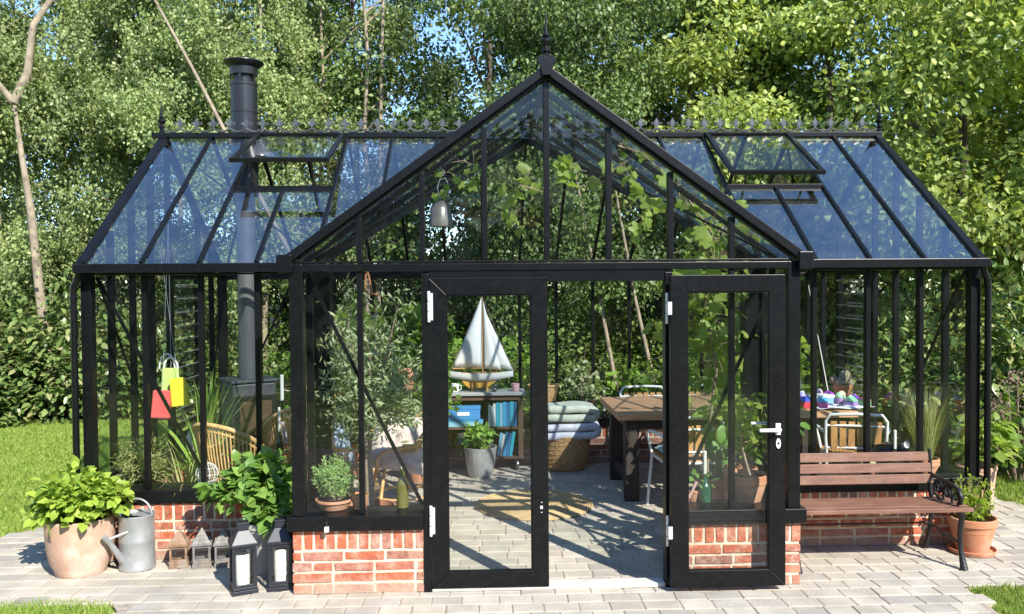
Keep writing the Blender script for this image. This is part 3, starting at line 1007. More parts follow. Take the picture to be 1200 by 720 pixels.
# hanging things from the roof follow further below
# ------------------------------------------------------------------ foliage helpers
def dome_plant(seed, n, c, rad, T, size, up=.5, outer=.75):
    """leaves over the volume of an ellipsoid, facing outwards"""
    rg = np.random.default_rng(seed)
    d = rnd_dirs(rg, n)
    r = rg.uniform(outer, 1, n) ** .7
    d[:, 2] = np.where(d[:, 2] < -.35, -d[:, 2] * .5, d[:, 2])
    d = nrm(d)
    lump = 1 + .16 * np.sin(5 * d[:, 0] + seed) * np.sin(4 * d[:, 1] + 2 * seed) + .1 * np.sin(7 * d[:, 2] + seed)
    pos = np.array(c) + d * np.array(rad) * (r * lump)[:, None]
    ax = nrm(d * np.array([1, 1, .25]) + rg.normal(0, .45, (n, 3)) + np.array([0, 0, -.10]))
    nm = nrm(d * .6 + np.array([0, 0, up + .5]) + rg.normal(0, .35, (n, 3)))
    return scatter(T, pos, ax, nm, size * rg.uniform(.65, 1.25, n))

def stems(mb, base, tips, r0=.006, r1=.002, sag=.0):
    for t in tips:
        b = Vector(base) if not isinstance(base, list) else Vector(random.choice(base))
        t = Vector(t)
        m = (b + t) / 2 + Vector((random.uniform(-.02, .02), random.uniform(-.02, .02), sag))
        mb.tube([b, m, t], [r0, (r0 + r1) / 2, r1], 5)

def pot_parts(root, prof, mat, soil_z, soil_r, n=32, saucer=None, name='pot'):
    MB().lathe(prof, n).build(name, mat, root, smooth=35)
    MB().lathe([(1e-6, soil_z + .01), (soil_r * .6, soil_z + .008), (soil_r, soil_z)], n).build('soil', M['soil'], root, smooth=40)
    if saucer:
        MB().lathe(saucer, n).build('saucer', mat, root, smooth=35)

def pot_profile(rb, rt, h, rim=.02, rimh=.05, wall=.014):
    return [(rb * .98, 0), (rb, .006), (rt - rim * .7, h - rimh - .004), (rt - rim * .7, h - rimh), (rt, h - rimh + .004), (rt, h - .006), (rt - .005, h), (rt - wall, h), (rt - wall - .004, h - rimh), (rt - wall - .006, h * .6)]

# ------------------------------------------------------------------ things in front of the house
# big weathered pot with hydrangea
t = thing('hydrangea_pot', 'big pale weathered terracotta pot with a bright green hydrangea at the left corner', 'potted plant', (-2.985, .50, 0))
t.scale = (.88, .88, .92)
pot_parts(t, [(.165, 0), (.175, .012), (.178, .03), (.205, .08), (.226, .17), (.234, .26), (.236, .35), (.236, .385), (.222, .392), (.215, .385), (.212, .34)], M['terracotta_old'], .335, .214, 40)
V, F = merge([dome_plant(11, 560, (-.02, -.01, .47), (.27, .25, .27), T_BROAD, .080, outer=.5), dome_plant(12, 150, (.16, -.05, .50), (.17, .17, .14), T_BROAD, .08), dome_plant(14, 90, (-.22, -.02, .42), (.12, .14, .12), T_BROAD, .075)])
np_mesh('foliage', V, F, M['hydrangea'], t, True)
mb = MB(); stems(mb, [(0, 0, .33), (.06, .03, .33), (-.07, .02, .33), (.02, -.07, .33)], [(random.uniform(-.2, .2), random.uniform(-.18, .18), random.uniform(.5, .68)) for _ in range(22)], .005, .002)
mb.build('stem', M['deep_leaf'], t)

# watering can
t = thing('watering_can', 'grey galvanised watering can with arched handle beside the big terracotta pot', 'watering can', (-2.65, .555, 0), R(-8))
MB().lathe([(.105, 0), (.112, .004), (.113, .02), (.110, .03), (.110, .18), (.1125, .19), (.110, .20), (.108, .335), (.113, .345), (.113, .355), (.106, .357), (.103, .34), (.102, .2)], 36).build('body', M['zinc'], t, smooth=30)
MB().prism([(.103 * math.cos(a), .103 * math.sin(a)) for a in [PI * (.02 + .96 * i / 14) for i in range(15)]], .004, lambda u, v, w: (u, v, .338 + w)).build('cover', M['zinc'], t)
MB().tube([(.100 * math.cos(a), .01, .345 + .105 * math.sin(a)) for a in [PI * i / 14 for i in range(15)]], .007, 8).build('handle', M['zinc'], t, smooth=50)
MB().tube([(-.045, -.085, .07), (-.062, -.125, .13), (-.080, -.17, .205), (-.098, -.215, .265)], [.026, .021, .016, .017], 12).build('spout', M['zinc'], t, smooth=40)
MB().tube([(-.088, -.19, .235), (.0, -.108, .265)], .008, 8).build('spout_stay', M['zinc'], t, smooth=40)

# lanterns
def lantern(name, label, loc, rz, w, h, mat, group, simple=False):
    t = thing(name, label, 'lantern', loc, rz, group)
    b = MB().box((0, 0, .012), (w, w, .024))
    bt = h * (.66 if not simple else .60)
    b.box((0, 0, .032), (w * .92, w * .92, .014))
    b.build('base', mat, t, bevel=.002)
    f = MB(); pw = .018 if not simple else .013
    for sx in (-1, 1):
        for sy in (-1, 1):
            f.box((sx * (w * .46 - pw / 2), sy * (w * .46 - pw / 2), (bt + .04) / 2), (pw, pw, bt - .04))
    for sx, sy, dx, dy in ((0, -1, w * .88, pw * .8), (0, 1, w * .88, pw * .8), (-1, 0, pw * .8, w * .88), (1, 0, pw * .8, w * .88)):
        for z in (.047, bt - .008):
            f.box((sx * (w * .46 - pw / 2), sy * (w * .46 - pw / 2), z), (dx if dx > dy else pw * .7, dy if dy > dx else pw * .7, .016))
    f.build('frame', mat, t, bevel=.0015)
    r = MB()
    if not simple:
        r.box((0, 0, bt + .010), (w * 1.02, w * 1.02, .018))
        r.box((0, 0, bt + .019 + h * .085), (w * .98, w * .98, h * .17), taper=.42)
        r.box((0, 0, bt + .021 + h * .17 + .018), (w * .40, w * .40, .036))
        r.box((0, 0, bt + .021 + h * .17 + .040), (w * .46, w * .46, .008))
    else:
        r.box((0, 0, bt + .006), (w * 1.08, w * 1.08, .012))
        for k in range(4):
            z0 = bt + .012 + k * (h - bt) * .24
            r.box((0, 0, z0 + (h - bt) * .12), (w * (.98 - k * .24), w * (.98 - k * .24), (h - bt) * .24), taper=(.76 - k * .24 + .0001) / (.98 - k * .24) if k < 3 else .2)
        for sx in (-1, 1):   # little dormers of the tin roof
            r.box((sx * w * .40, 0, bt + .028), (w * .22, w * .34, .030), taper=.3)
        r.box((0, -w * .40, bt + .028), (w * .34, w * .22, .030), taper=.3)
    r.build('roof', mat, t, bevel=.0015)
    g = MB()
    q = w * .46 - pw / 2
    for sx, sy in ((0, -1), (0, 1), (-1, 0), (1, 0)):
        if sx == 0: g.add([(-q, sy * q, .05), (q, sy * q, .05), (q, sy * q, bt - .01), (-q, sy * q, bt - .01)], [(0, 1, 2, 3)])
        else: g.add([(sx * q, -q, .05), (sx * q, q, .05), (sx * q, q, bt - .01), (sx * q, -q, bt - .01)], [(0, 1, 2, 3)])
    g.build('lantern_pane', M['lantern_glass'], t, fix=False)
    if not simple:
        MB().tube([(w * .20 * math.cos(a), 0, bt + .021 + h * .17 + .035 + w * .24 * math.sin(a)) for a in [PI * i / 10 for i in range(11)]], .003, 6).build('handle', mat, t, smooth=50)
    return t
def candle(label, loc, r, h, group='pillar candles in the black lanterns'):
    t = thing('candle', label, 'candle', loc, 0, group)
    MB().lathe([(r, 0), (r, h - .008), (r - .004, h), (r * .5, h - .006), (1e-6, h - .01)], 20).build('wax', M['wax'], t, smooth=40)
    MB().tube([(0, 0, h - .01), (.002, 0, h + .012)], .0015, 5).build('wick', M['soil'], t)
    return t
lantern('lantern', 'tall black lantern on the paving, the left one of the big pair', (-1.835, .085, 0), R(24), .152, .425, M['lantern'], 'tall black lanterns by the porch')
lantern('lantern', 'tall black lantern standing close against the brick of the porch', (-1.625, .135, 0), R(12), .150, .425, M['lantern'], 'tall black lanterns by the porch')
candle('thick white pillar candle inside the left tall black lantern', (-1.838, .085, .040), .040, .185)
candle('thick white pillar candle inside the tall black lantern against the porch', (-1.622, .135, .040), .040, .20)
lantern('lantern', 'small rust-brown tin lantern, the leftmost of the three small ones', (-2.385, .575, 0), R(10), .118, .235, M['rust'], 'small tin lanterns by the brick wall', True)
lantern('lantern', 'small grey tin lantern with rust spots, in the middle of the three small ones', (-2.24, .58, 0), R(14), .120, .24, M['tin'], 'small tin lanterns by the brick wall', True)
lantern('lantern', 'small grey tin lantern, right one of the three standing clear of the tall black lanterns', (-2.10, .585, 0), R(12), .116, .235, M['tin'], 'small tin lanterns by the brick wall', True)

lantern('lantern', 'small dark tin lantern half hidden in the shade behind the tall black lanterns', (-1.965, .62, 0), R(8), .112, .23, M['tin'], 'small tin lanterns by the brick wall', True)
# plant behind the lanterns
t = thing('potted_plant', 'deep green leafy plant in a stone-grey pot behind the tall black lanterns', 'potted plant', (-1.78, .47, 0))
pot_parts(t, pot_profile(.12, .165, .33, .012, .04), M['greypot'], .29, .145)
V, F = merge([dome_plant(21, 460, (.0, .0, .50), (.28, .20, .24), T_BROAD, .092, outer=.5), dome_plant(22, 130, (-.22, .02, .49), (.19, .13, .11), T_BROAD, .08), dome_plant(23, 90, (.10, -.12, .38), (.14, .10, .12), T_BROAD, .085)])
np_mesh('foliage', V, F, M['deep_leaf'], t, True)
mb = MB(); stems(mb, (0, 0, .28), [(random.uniform(-.2, .2), random.uniform(-.2, .15), random.uniform(.45, .65)) for _ in range(20)], .005, .002)
for e in ((-.30, -.10, .66), (-.33, -.05, .60)): stems(mb, (-.05, 0, .4), [e], .003, .002)
mb.build('stem', M['drywood'], t)

# bench -------------------------------------------------------------------
t = thing('garden_bench', 'park bench with reddish brown slats and curled black iron ends', 'bench', (0, 0, 0))
BX0, BX1 = 1.545, 2.69
for i, (y, z) in enumerate(((.615, .640), (.600, .567), (.585, .494))):
    MB().box(((BX0 + 2.632) / 2 + i * .004, y, z), (2.632 - BX0 + random.uniform(-.004, .004) + i * .008, .022, .062), Matrix.Rotation(R(-10), 3, 'X')).build('back_slat', M['bench_wood'], t, bevel=.004)
for i in range(5):
    y = .235 + i * .072
    z = .372 + (.006 if i in (1, 2, 3) else .0) - (.012 if i == 2 else 0) * 0
    MB().box(((BX0 + BX1) / 2 + .01, y, .378 - abs(i - .5) * .003), (BX1 - BX0 + .03, .062, .026)).build('seat_slat', M['bench_wood'], t, bevel=.004)
for x in (1.585, 2.645):
    f = MB()
    # back upright and rear leg
    f.tube([(x, .668, 0), (x, .655, .03), (x, .615, .12), (x, .60, .22), (x, .585, .34), (x, .60, .40), (x, .612, .50), (x, .612, .60), (x, .622, .690)], [.028, .022, .016, .015, .017, .016, .014, .013, .012], 8)
    # front leg
    f.tube([(x, .195, 0), (x, .205, .035), (x, .235, .12), (x, .248, .22), (x, .225, .31), (x, .22, .355)], [.026, .022, .016, .015, .018, .018], 8)
    f.tube([(x, .21, .353), (x, .36, .350), (x, .60, .352)], .013, 6)
    # arm rest with scrolls
    f.tube([(x, .60, .525), (x, .54, .518), (x, .44, .515), (x, .34, .510), (x, .26, .490), (x, .228, .45), (x, .24, .41), (x, .268, .40)], [.012, .012, .013, .013, .013, .012, .011, .009], 8)
    def spiral(cy, cz, r, turns, ph, sg):
        pts = []
        for k in range(22):
            a = ph + sg * turns * 2 * PI * k / 21
            rr = r * (1 - .75 * k / 21)
            pts.append((x, cy + rr * math.cos(a), cz + rr * math.sin(a)))
        return pts
    f.tube(spiral(.50, .450, .054, 1.3, -.6, 1), .0085, 6)
    f.tube(spiral(.390, .448, .056, 1.3, PI + .6, -1), .0085, 6)
    f.tube(spiral(.292, .436, .040, 1.2, PI + 1.2, -1), .0075, 6)
    f.tube([(x, .44, .37), (x, .445, .43), (x, .44, .51)], .008, 6)
    f.tube([(x, .335, .37), (x, .338, .43), (x, .345, .505)], .008, 6)
    f.tube([(x, .56, .40), (x, .44, .375), (x, .25, .385)], .008, 6)
    # leg stretcher
    f.tube([(x, .605, .165), (x, .53, .185), (x, .42, .155), (x, .32, .165), (x, .243, .15)], .009, 6)
    f.lathe([(.001, -.014), (.016, -.006), (.016, .006), (.001, .014)], 8, (x, .42, .16))
    f.build('bench_end', M['iron'], t, smooth=50)
MB().tube([(1.585, .60, .19), (2.645, .60, .19)], .007, 6).build('tie_rod', M['iron'], t)

# right-hand pots
t = thing('potted_herb', 'orange terracotta pot with a fresh green herb on a saucer beside the bench end', 'potted plant', (2.905, .55, 0), 0)
t.scale = (.86, .86, .92)
pot_parts(t, [(a, z + .018) for a, z in pot_profile(.115, .178, .245, .016, .055)], M['terracotta'], .225, .155, 32, [(.155, 0), (.165, .004), (.175, .03), (.170, .034), (.162, .012), (.1, .012)])
rg = np.random.default_rng(31)
tips = []
parts = []
for k in range(44):
    a = rg.uniform(0, 2 * PI); r = rg.uniform(.02, .17); h = rg.uniform(.15, .33) * (1 - .8 * max(0, r - .1) / .17)
    tip = np.array([r * math.cos(a), r * math.sin(a), .225 + h])
    tips.append(tuple(tip))
    m = 20
    tt = rg.uniform(.15, 1.05, m)
    b = np.array([tip[0] * .4, tip[1] * .4, .22])
    P = b + (tip - b) * tt[:, None] + rg.normal(0, .012, (m, 3))
    ax = nrm(rg.normal(size=(m, 3)) + np.array([0, 0, .5])); nm = nrm(rg.normal(size=(m, 3)) * .5 + np.array([0, 0, 1]))
    parts.append(scatter(T_OVAL, P, ax, nm, .040 * rg.uniform(.6, 1.2, m)))
V, F = merge(parts); np_mesh('foliage', V, F, M['lime_leaf'], t, True)
mb = MB(); stems(mb, [(0, 0, .22), (.05, .02, .22), (-.05, .03, .22)], tips, .003, .0015)
stems(mb, (-.08, -.02, .22), [(-.16, -.05, .54), (-.19, .0, .50), (-.02, -.04, .56)], .003, .0015)
mb.build('stem', M['drywood'], t)

t = thing('potted_plant', 'pale pinkish clay pot with broad bright leaves by the right end wall', 'potted plant', (3.66, 1.78, 0), 0)
pot_parts(t, pot_profile(.12, .155, .32, .01, .03), M['terracotta_old'], .28, .13)
V, F = merge([dome_plant(41, 150, (.08, 0, .56), (.19, .2, .17), T_BROAD, .10, outer=.4), dome_plant(42, 30, (.05, -.05, .42), (.2, .2, .1), T_BROAD, .1)])
np_mesh('foliage', V, F, M['vine_leaf'], t, True)
mb = MB(); stems(mb, (0, 0, .36), [(random.uniform(-.2, .2), random.uniform(-.2, .2), random.uniform(.5, .8)) for _ in range(14)], .005, .002)
mb.build('stem', M['deep_leaf'], t)

# dried hydrangea heads beside the house on the right
t = thing('dried_hydrangea', 'dried hydrangea bush with brown flower heads behind the right pots', 'shrub', (4.55, 2.6, -.03))
rg = np.random.default_rng(44); parts = []; mb = MB()
for k in range(16):
    a = rg.uniform(0, 2 * PI); r = rg.uniform(.1, .5)
    c = np.array([r * math.cos(a), r * math.sin(a), rg.uniform(.5, 1.05)])
    stems(mb, (c[0] * .2, c[1] * .2, 0), [tuple(c)], .006, .004)
    d = rnd_dirs(rg, 70); P = c + d * .065 * np.array([1, 1, .7])
    parts.append(scatter(T_SMALL, P, nrm(d + rg.normal(0, .5, (70, 3))), d, .03 * rg.uniform(.7, 1.2, 70)))
V, F = merge(parts); np_mesh('flower_head', V, F, M['dry_flower'], t); mb.build('stem', M['drywood'], t)
V, F = dome_plant(45, 350, (0, 0, .35), (.55, .5, .4), T_BROAD, .11, outer=.4); np_mesh('foliage', V, F, M['bush_leaf'], t, True)

# ------------------------------------------------------------------ wood stove with flue
t = thing('wood_stove', 'dark grey wood stove with tall black flue pipe rising through the roof', 'stove', (-2.45, 2.52, 0), R(32))
MB().box((0, 0, .53), (.38, .38, .94)).build('body', M['stove'], t, bevel=.02)
MB().box((0, 0, 1.013), (.41, .41, .024)).build('top_plate', M['stove'], t, bevel=.006)
MB().box((0, 0, .03), (.40, .38, .05)).build('plinth', M['iron'], t, bevel=.004)
d = MB()
for (x, z, w_, h_) in ((0, .875, .36, .04), (0, .475, .36, .04), (-.16, .675, .04, .36), (.16, .675, .04, .36)):
    d.box((x, -.210, z), (w_, .022, h_))
dd = d.build('door', M['iron'], t, bevel=.003)
MB().box((0, -.203, .675), (.28, .006, .36)).build('door_glass', pm('stove_glass', (.12, .075, .045), .12, 0, .5, 5, spec=.8), dd)
MB().tube([(.15, -.225, .60), (.15, -.245, .60), (.15, -.245, .76), (.15, -.225, .76)], .006, 6).build('handle', M['metal'], dd)
fl = MB()
MB().lathe([(.080, 1.02), (.080, 2.78)], 24, (0, 0, 0)).build('flue_pipe', M['pipe_in'], t, smooth=40)
ob = MB()
ob.lathe([(.108, 2.62), (.113, 2.63), (.113, 3.34), (.116, 3.345), (.116, 3.36), (.113, 3.365), (.113, 3.575), (.117, 3.58), (.117, 3.605), (.110, 3.61)], 32)
ob.build('outer_flue', M['pipe'], t, smooth=15)
cp = MB()
cp.lathe([(.085, 3.60), (.085, 3.67)], 24)
for k in range(5):
    a = 2 * PI * k / 5 + .35
    cp.box((.108 * math.cos(a), .108 * math.sin(a), 3.64), (.010, .022, .07), Matrix.Rotation(a, 3, 'Z'))
cp.lathe([(.113, 3.668), (.116, 3.672), (.119, 3.735), (.160, 3.765), (.172, 3.782), (.170, 3.789), (.10, 3.798), (1e-6, 3.80)], 32)
cp.build('flue_cap', M['pipe'], t, smooth=20)

# ------------------------------------------------------------------ lamps and hanging things
t = thing('pendant_lamp', 'dark metal cone pendant lamp hanging under the left roof', 'lamp', (-2.215, 2.12, 2.90))
t.scale = (.98, .98, .62)
MB().lathe([(.030, .19), (.036, .185), (.05, .15), (.115, .035), (.120, .0), (.116, .0), (.10, .03), (.03, .14)], 28).build('shade', pm('shade_enamel', (.09, .09, .095), .25, .0, .1, 5, spec=.7), t, smooth=40)
MB().lathe([(.03, .185), (.036, .20), (.034, .225), (.012, .24)], 20).build('cap', M['metal'], t, smooth=40)
MB().tube([(0, 0, .235), (.0, .0, .24), (0, .0, .25)], .005, 6).build('cable', M['iron'], t)
MB().sphere((0, 0, .06), .026).build('bulb', M['lantern_glass'], t, smooth=60)

t = thing('glass_bell', 'small glass bell hanging from a wire hook in the gable', 'hanging bell', (-.645, .42, 2.20), 0)
MB().lathe([(.075, 0), (.076, .004), (.073, .05), (.064, .11), (.042, .15), (.015, .165), (1e-6, .166)], 24).build('bell', pm('bell_glass', (.16, .155, .14), .3, .3, .4, 9), t, smooth=50)
hk = MB()
hk.tube([(0, 0, .165), (-.012, 0, .20), (-.022, 0, .25), (-.005, 0, .30), (.030, 0, .31), (.048, 0, .27), (.052, 0, .18)], .0035, 6)
hk.tube([(.002 + .022 * math.cos(a), 0, .345 + .022 * math.sin(a)) for a in [2 * PI * i / 12 for i in range(12)]], .0035, 6, closed=True)
hk.tube([(0, 0, .367), (0, 0, .45)], .0025, 6)
hk.build('hook', M['zinc'], t)

t = thing('bird_swing', 'small orange wooden swing hanging in the left porch window', 'swing', (-1.18, .9, 1.77))
MB().box((.02, 0, 0), (.10, .035, .014)).build('perch', M['pine'], t, bevel=.003)
MB().tube([(-.02, 0, 0), (-.012, 0, .13), (-.002, 0, .16), (.008, 0, .13), (.03, 0, 0)], .007, 6).build('arm', M['pine'], t)
MB().tube([(-.002, 0, .155), (0, 0, .41)], .002, 5).build('cord', M['iron'], t)

def cloth_bag(label, loc, rz, mat, w, h, handle=True, grp='coloured bags hanging in the left wing'):
    t = thing('hanging_bag', label, 'bag', loc, rz, grp)
    b = MB()
    b.box((0, 0, -h / 2), (w, .05, h), taper=.86)
    b.build('bag', mat, t, bevel=.008)
    MB().tube([(0, 0, -.01), (0, .01, .05), (0, .0, roof_front(loc[1]) - .02 - loc[2])], .0016, 5).build('cord', M['zinc'], t)
    if handle:
        MB().tube([(w * .40 * math.cos(a) - .03, .02, (w * .80) * math.sin(a) - .005) for a in [PI * i / 12 for i in range(13)]], .007, 8).build('handle', M['white'], t, smooth=50)
        MB().tube([(w * .36 * math.cos(a), 0, (w * .62) * math.sin(a) - .005) for a in [PI * i / 12 for i in range(13)]], .008, 8).build('handle', M['white'], t, smooth=50)
    return t
cloth_bag('lime green bag with white arched handles behind the yellow and red bags', (-2.675, 1.28, 1.235), R(6), M['lime'], .135, .22)
cloth_bag('bright yellow bag hanging right of the red one in the left wing', (-2.60, 1.20, 1.17), R(-8), M['yellow'], .125, .205, False).rotation_euler.y = R(-7)
cloth_bag('coral red bag hanging lowest of the coloured bags in the left wing', (-2.70, 1.17, 1.085), R(4), M['red'], .135, .20, False).rotation_euler.y = R(3)

# ------------------------------------------------------------------ rattan chairs
def rattan_chair(label, loc, rz, sc=1.0):
    t = thing('rattan_chair', label, 'chair', loc, rz, 'rattan lounge chairs in the left wing')
    t.scale = (sc, sc, sc)
    # seat faces -y
    MB().lathe([(1e-6, .40), (.20, .402), (.255, .41), (.262, .42), (.25, .43), (1e-6, .425)], 24, sy=.95).build('seat', M['wicker'], t, smooth=50)
    rim = []
    for i in range(41):
        a = PI * (-.12 + 1.24 * i / 40)
        s = math.sin(max(0, min(PI, a)))
        rim.append((.315 * math.cos(a), .05 + .27 * math.sin(a), .60 + .24 * max(0, s) ** .7))
    low = [(.25 * math.cos(a), .02 + .23 * math.sin(a), .415) for a in [PI * (-.12 + 1.24 * i / 40) for i in range(41)]]
    b = MB()
    b.tube(rim, .018, 8)
    b.tube([(x * .97, y * .97, z - .05) for x, y, z in rim], .008, 6)
    midr = [((x + p) / 2 * 1.02, (y + q) / 2 * 1.02, (z + w) / 2) for (x, y, z), (p, q, w) in zip(rim, low)]
    b.build('back_rim', M['rattan'], t, smooth=50)
    sp = MB()
    for i in range(0, 41):
        sp.tube([low[i], midr[i], rim[i]], .0065, 5)
    sp.build('back_spindles', M['rattan'], t, smooth=50)
    for sx in (-1, 1):
        MB().tube([(sx * .31, .02, .60), (sx * .30, -.20, .57), (sx * .25, -.25, .50), (sx * .22, -.23, .41)], .014, 8).build('arm', M['rattan'], t, smooth=50)
        for sy in (-1, 1):
            MB().tube([(sx * .17, sy * .17, .41), (sx * .22, sy * .21, .2), (sx * .25, sy * .24, 0)], .014, 8).build('leg', M['rattan'], t, smooth=50)
    MB().tube([(.235 * math.cos(a) * 1, .235 * math.sin(a), .17) for a in [2 * PI * i / 24 for i in range(24)]], .010, 6, closed=True).build('leg_ring', M['rattan'], t, smooth=50)
    return t
rattan_chair('honey rattan chair with curved spindle back, nearest the left front window', (-2.20, 1.38, 0), R(150))
rattan_chair('rattan chair with an orange throw, just right of the stove', (-1.98, 2.30, 0), R(-150))
rattan_chair('rattan chair with upright spindle back at the back of the left wing', (-1.72, 2.95, 0), R(12), 1.22)
rattan_chair('rattan chair holding a blue grey cushion behind the rosemary', (-1.60, 1.62, 0), R(120))
rattan_chair('rattan chair draped with a pale sheepskin beyond the olive tree', (-1.03, 1.75, 0), R(-75))

def cushion(name, label, cat, loc, rot, dims, mat, group=None):
    t = thing(name, label, cat, loc, 0, group)
    t.rotation_euler = rot
    n = 14
    vs = []; fs = []
    for s in (1, -1):
        for i in range(n + 1):
            for j in range(n + 1):
                u, v = i / n * 2 - 1, j / n * 2 - 1
                k = max(0, (1 - u ** 4) * (1 - v ** 4)) ** .5
                w = .006 * math.sin(7 * u + 3 * v) + .005 * math.sin(9 * v - 2 * u)
                pin = 1 - .07 * (1 - abs(v)) * (abs(u) ** 3) * 0
                vs.append((u * dims[0] / 2 * (1 - .05 * (1 - v * v)), v * dims[1] / 2 * (1 - .05 * (1 - u * u)), s * k * dims[2] / 2 + w * k))
    N = (n + 1) ** 2
    for s in (0, 1):
        for i in range(n):
            for j in range(n):
                a = s * N + i * (n + 1) + j
                q = (a, a + n + 1, a + n + 2, a + 1)
                fs.append(q if s == 0 else q[::-1])
    MB().add(vs, fs).build('cushion_cover' if cat == 'cushion' else 'cloth', mat, t, smooth=70)
    return t
cushion('cushion', 'blue grey cushion on the rattan chair behind the rosemary', 'cushion', (-1.58, 1.66, .56), (R(62), R(8), R(60)), (.46, .42, .16), M['cloth_blue'])
cushion('cushion', 'lilac white cushion on the chair right of the stove', 'cushion', (-1.96, 2.22, .56), (R(70), 0, R(10)), (.34, .26, .12), M['cloth_lilac'])
cushion('throw_blanket', 'shaggy orange throw over the seat of the chair by the stove', 'blanket', (-2.0, 2.12, .45), (R(14), 0, R(-10)), (.46, .36, .12), M['cloth_orange'])
cushion('sheepskin', 'pale pinkish sheepskin over the rattan chair beyond the olive tree', 'sheepskin', (-1.03, 1.62, .60), (R(52), R(6), R(-12)), (.50, .50, .17), M['sheepskin'])

# ------------------------------------------------------------------ plants in the left wing
def potted(name, label, loc, prof_args, mat, fol, fmat, group=None, T=None, cat='potted plant', stem=True):
    t = thing(name, label, cat, loc, 0, group)
    rb, rt, h = prof_args
    pot_parts(t, pot_profile(rb, rt, h, .008, h * .22), mat, h * .88, rt - .022, 24)
    V, F = fol
    np_mesh('foliage', V, F, fmat, t, True)
    return t

def rosemary_fol(seed, z0, r, h, n=80, m=70):
    rg = np.random.default_rng(seed); parts = []; mb = MB()
    for k in range(n):
        a = rg.uniform(0, 2 * PI); rr = r * math.sqrt(rg.uniform(0, 1))
        hh = h * rg.uniform(.6, 1.0) * (1 - .35 * (rr / r) ** 2)
        b = np.array([rr * .35 * math.cos(a), rr * .35 * math.sin(a), z0]); tip = np.array([rr * math.cos(a), rr * math.sin(a), z0 + hh])
        tt = rg.uniform(.2, 1.02, m)
        P = b + (tip - b) * tt[:, None]
        ax = nrm(rg.normal(size=(m, 3)) * .8 + np.array([0, 0, .7]))
        parts.append(scatter(T_SLIM, P, ax, rnd_dirs(rg, m), .026 * rg.uniform(.7, 1.2, m)))
        mb.tube([b, tip], [.0025, .001], 4)
    return merge(parts), mb
LEDGE = ZS
f, mb = rosemary_fol(51, .05, .125, .30)
t = thing('rosemary_pot', 'bushy rosemary in a low terracotta bowl on the left porch sill', 'potted plant', (-1.30, .165, LEDGE))
pot_parts(t, [(.075, 0), (.085, .005), (.105, .045), (.115, .05), (.115, .062), (.106, .064), (.10, .045)], M['terracotta'], .05, .10)
np_mesh('foliage', *f, M['rosemary'], t); mb.build('stem', M['drywood'], t)
t = thing('small_pot', 'small terracotta pot with a dry sprig beside the rosemary bowl', 'pot', (-1.145, .16, LEDGE))
pot_parts(t, pot_profile(.04, .055, .09, .006, .02, .008), M['terracotta'], .075, .045)
V, F = dome_plant(52, 40, (0, 0, .10), (.05, .05, .05), T_SMALL, .025); np_mesh('foliage', V, F, M['dry_grass'], t)

# olive tree
t = thing('olive_tree', 'grey green olive tree in a terracotta pot behind the left porch window', 'tree', (-1.16, .72, 0))
pot_parts(t, pot_profile(.13, .18, .34, .012, .06), M['terracotta'], .30, .16)
tr = MB()
tr.tube([(0, 0, .29), (.0, .0, .5), (-.015, .01, .66), (.0, 0, .84)], [.036, .032, .028, .026], 10)
rg = np.random.default_rng(61); parts = []
for k in range(26):
    a = rg.uniform(0, 2 * PI); el = rg.uniform(-.10, 1.35)
    ln = rg.uniform(.28, .60) * (1.35 if el > .7 else .72)
    d = np.array([math.cos(a) * math.cos(el) * .9, math.sin(a) * math.cos(el), math.sin(el)])
    s = np.array([0, 0, rg.uniform(.86, 1.05)])
    e = s + d * ln
    mid = s + d * ln * .55 + rg.normal(0, .03, 3)
    tr.tube([s, mid, e], [.010, .007, .003], 5)
    m = 150
    tt = rg.uniform(.3, 1.08, m)
    P = s + (e - s) * tt[:, None] + rg.normal(0, .065, (m, 3))
    ax = nrm(rg.normal(size=(m, 3)) * .9 + d * .6)
    parts.append(scatter(T_SLIM, P, ax, rnd_dirs(rg, m) + np.array([0, 0, .3]), .062 * rg.uniform(.7, 1.2, m)))
V, F = merge(parts)
np_mesh('crown', V, F, M['olive_leaf'], t); tr.build('trunk', M['olive_bark'], t, smooth=50)

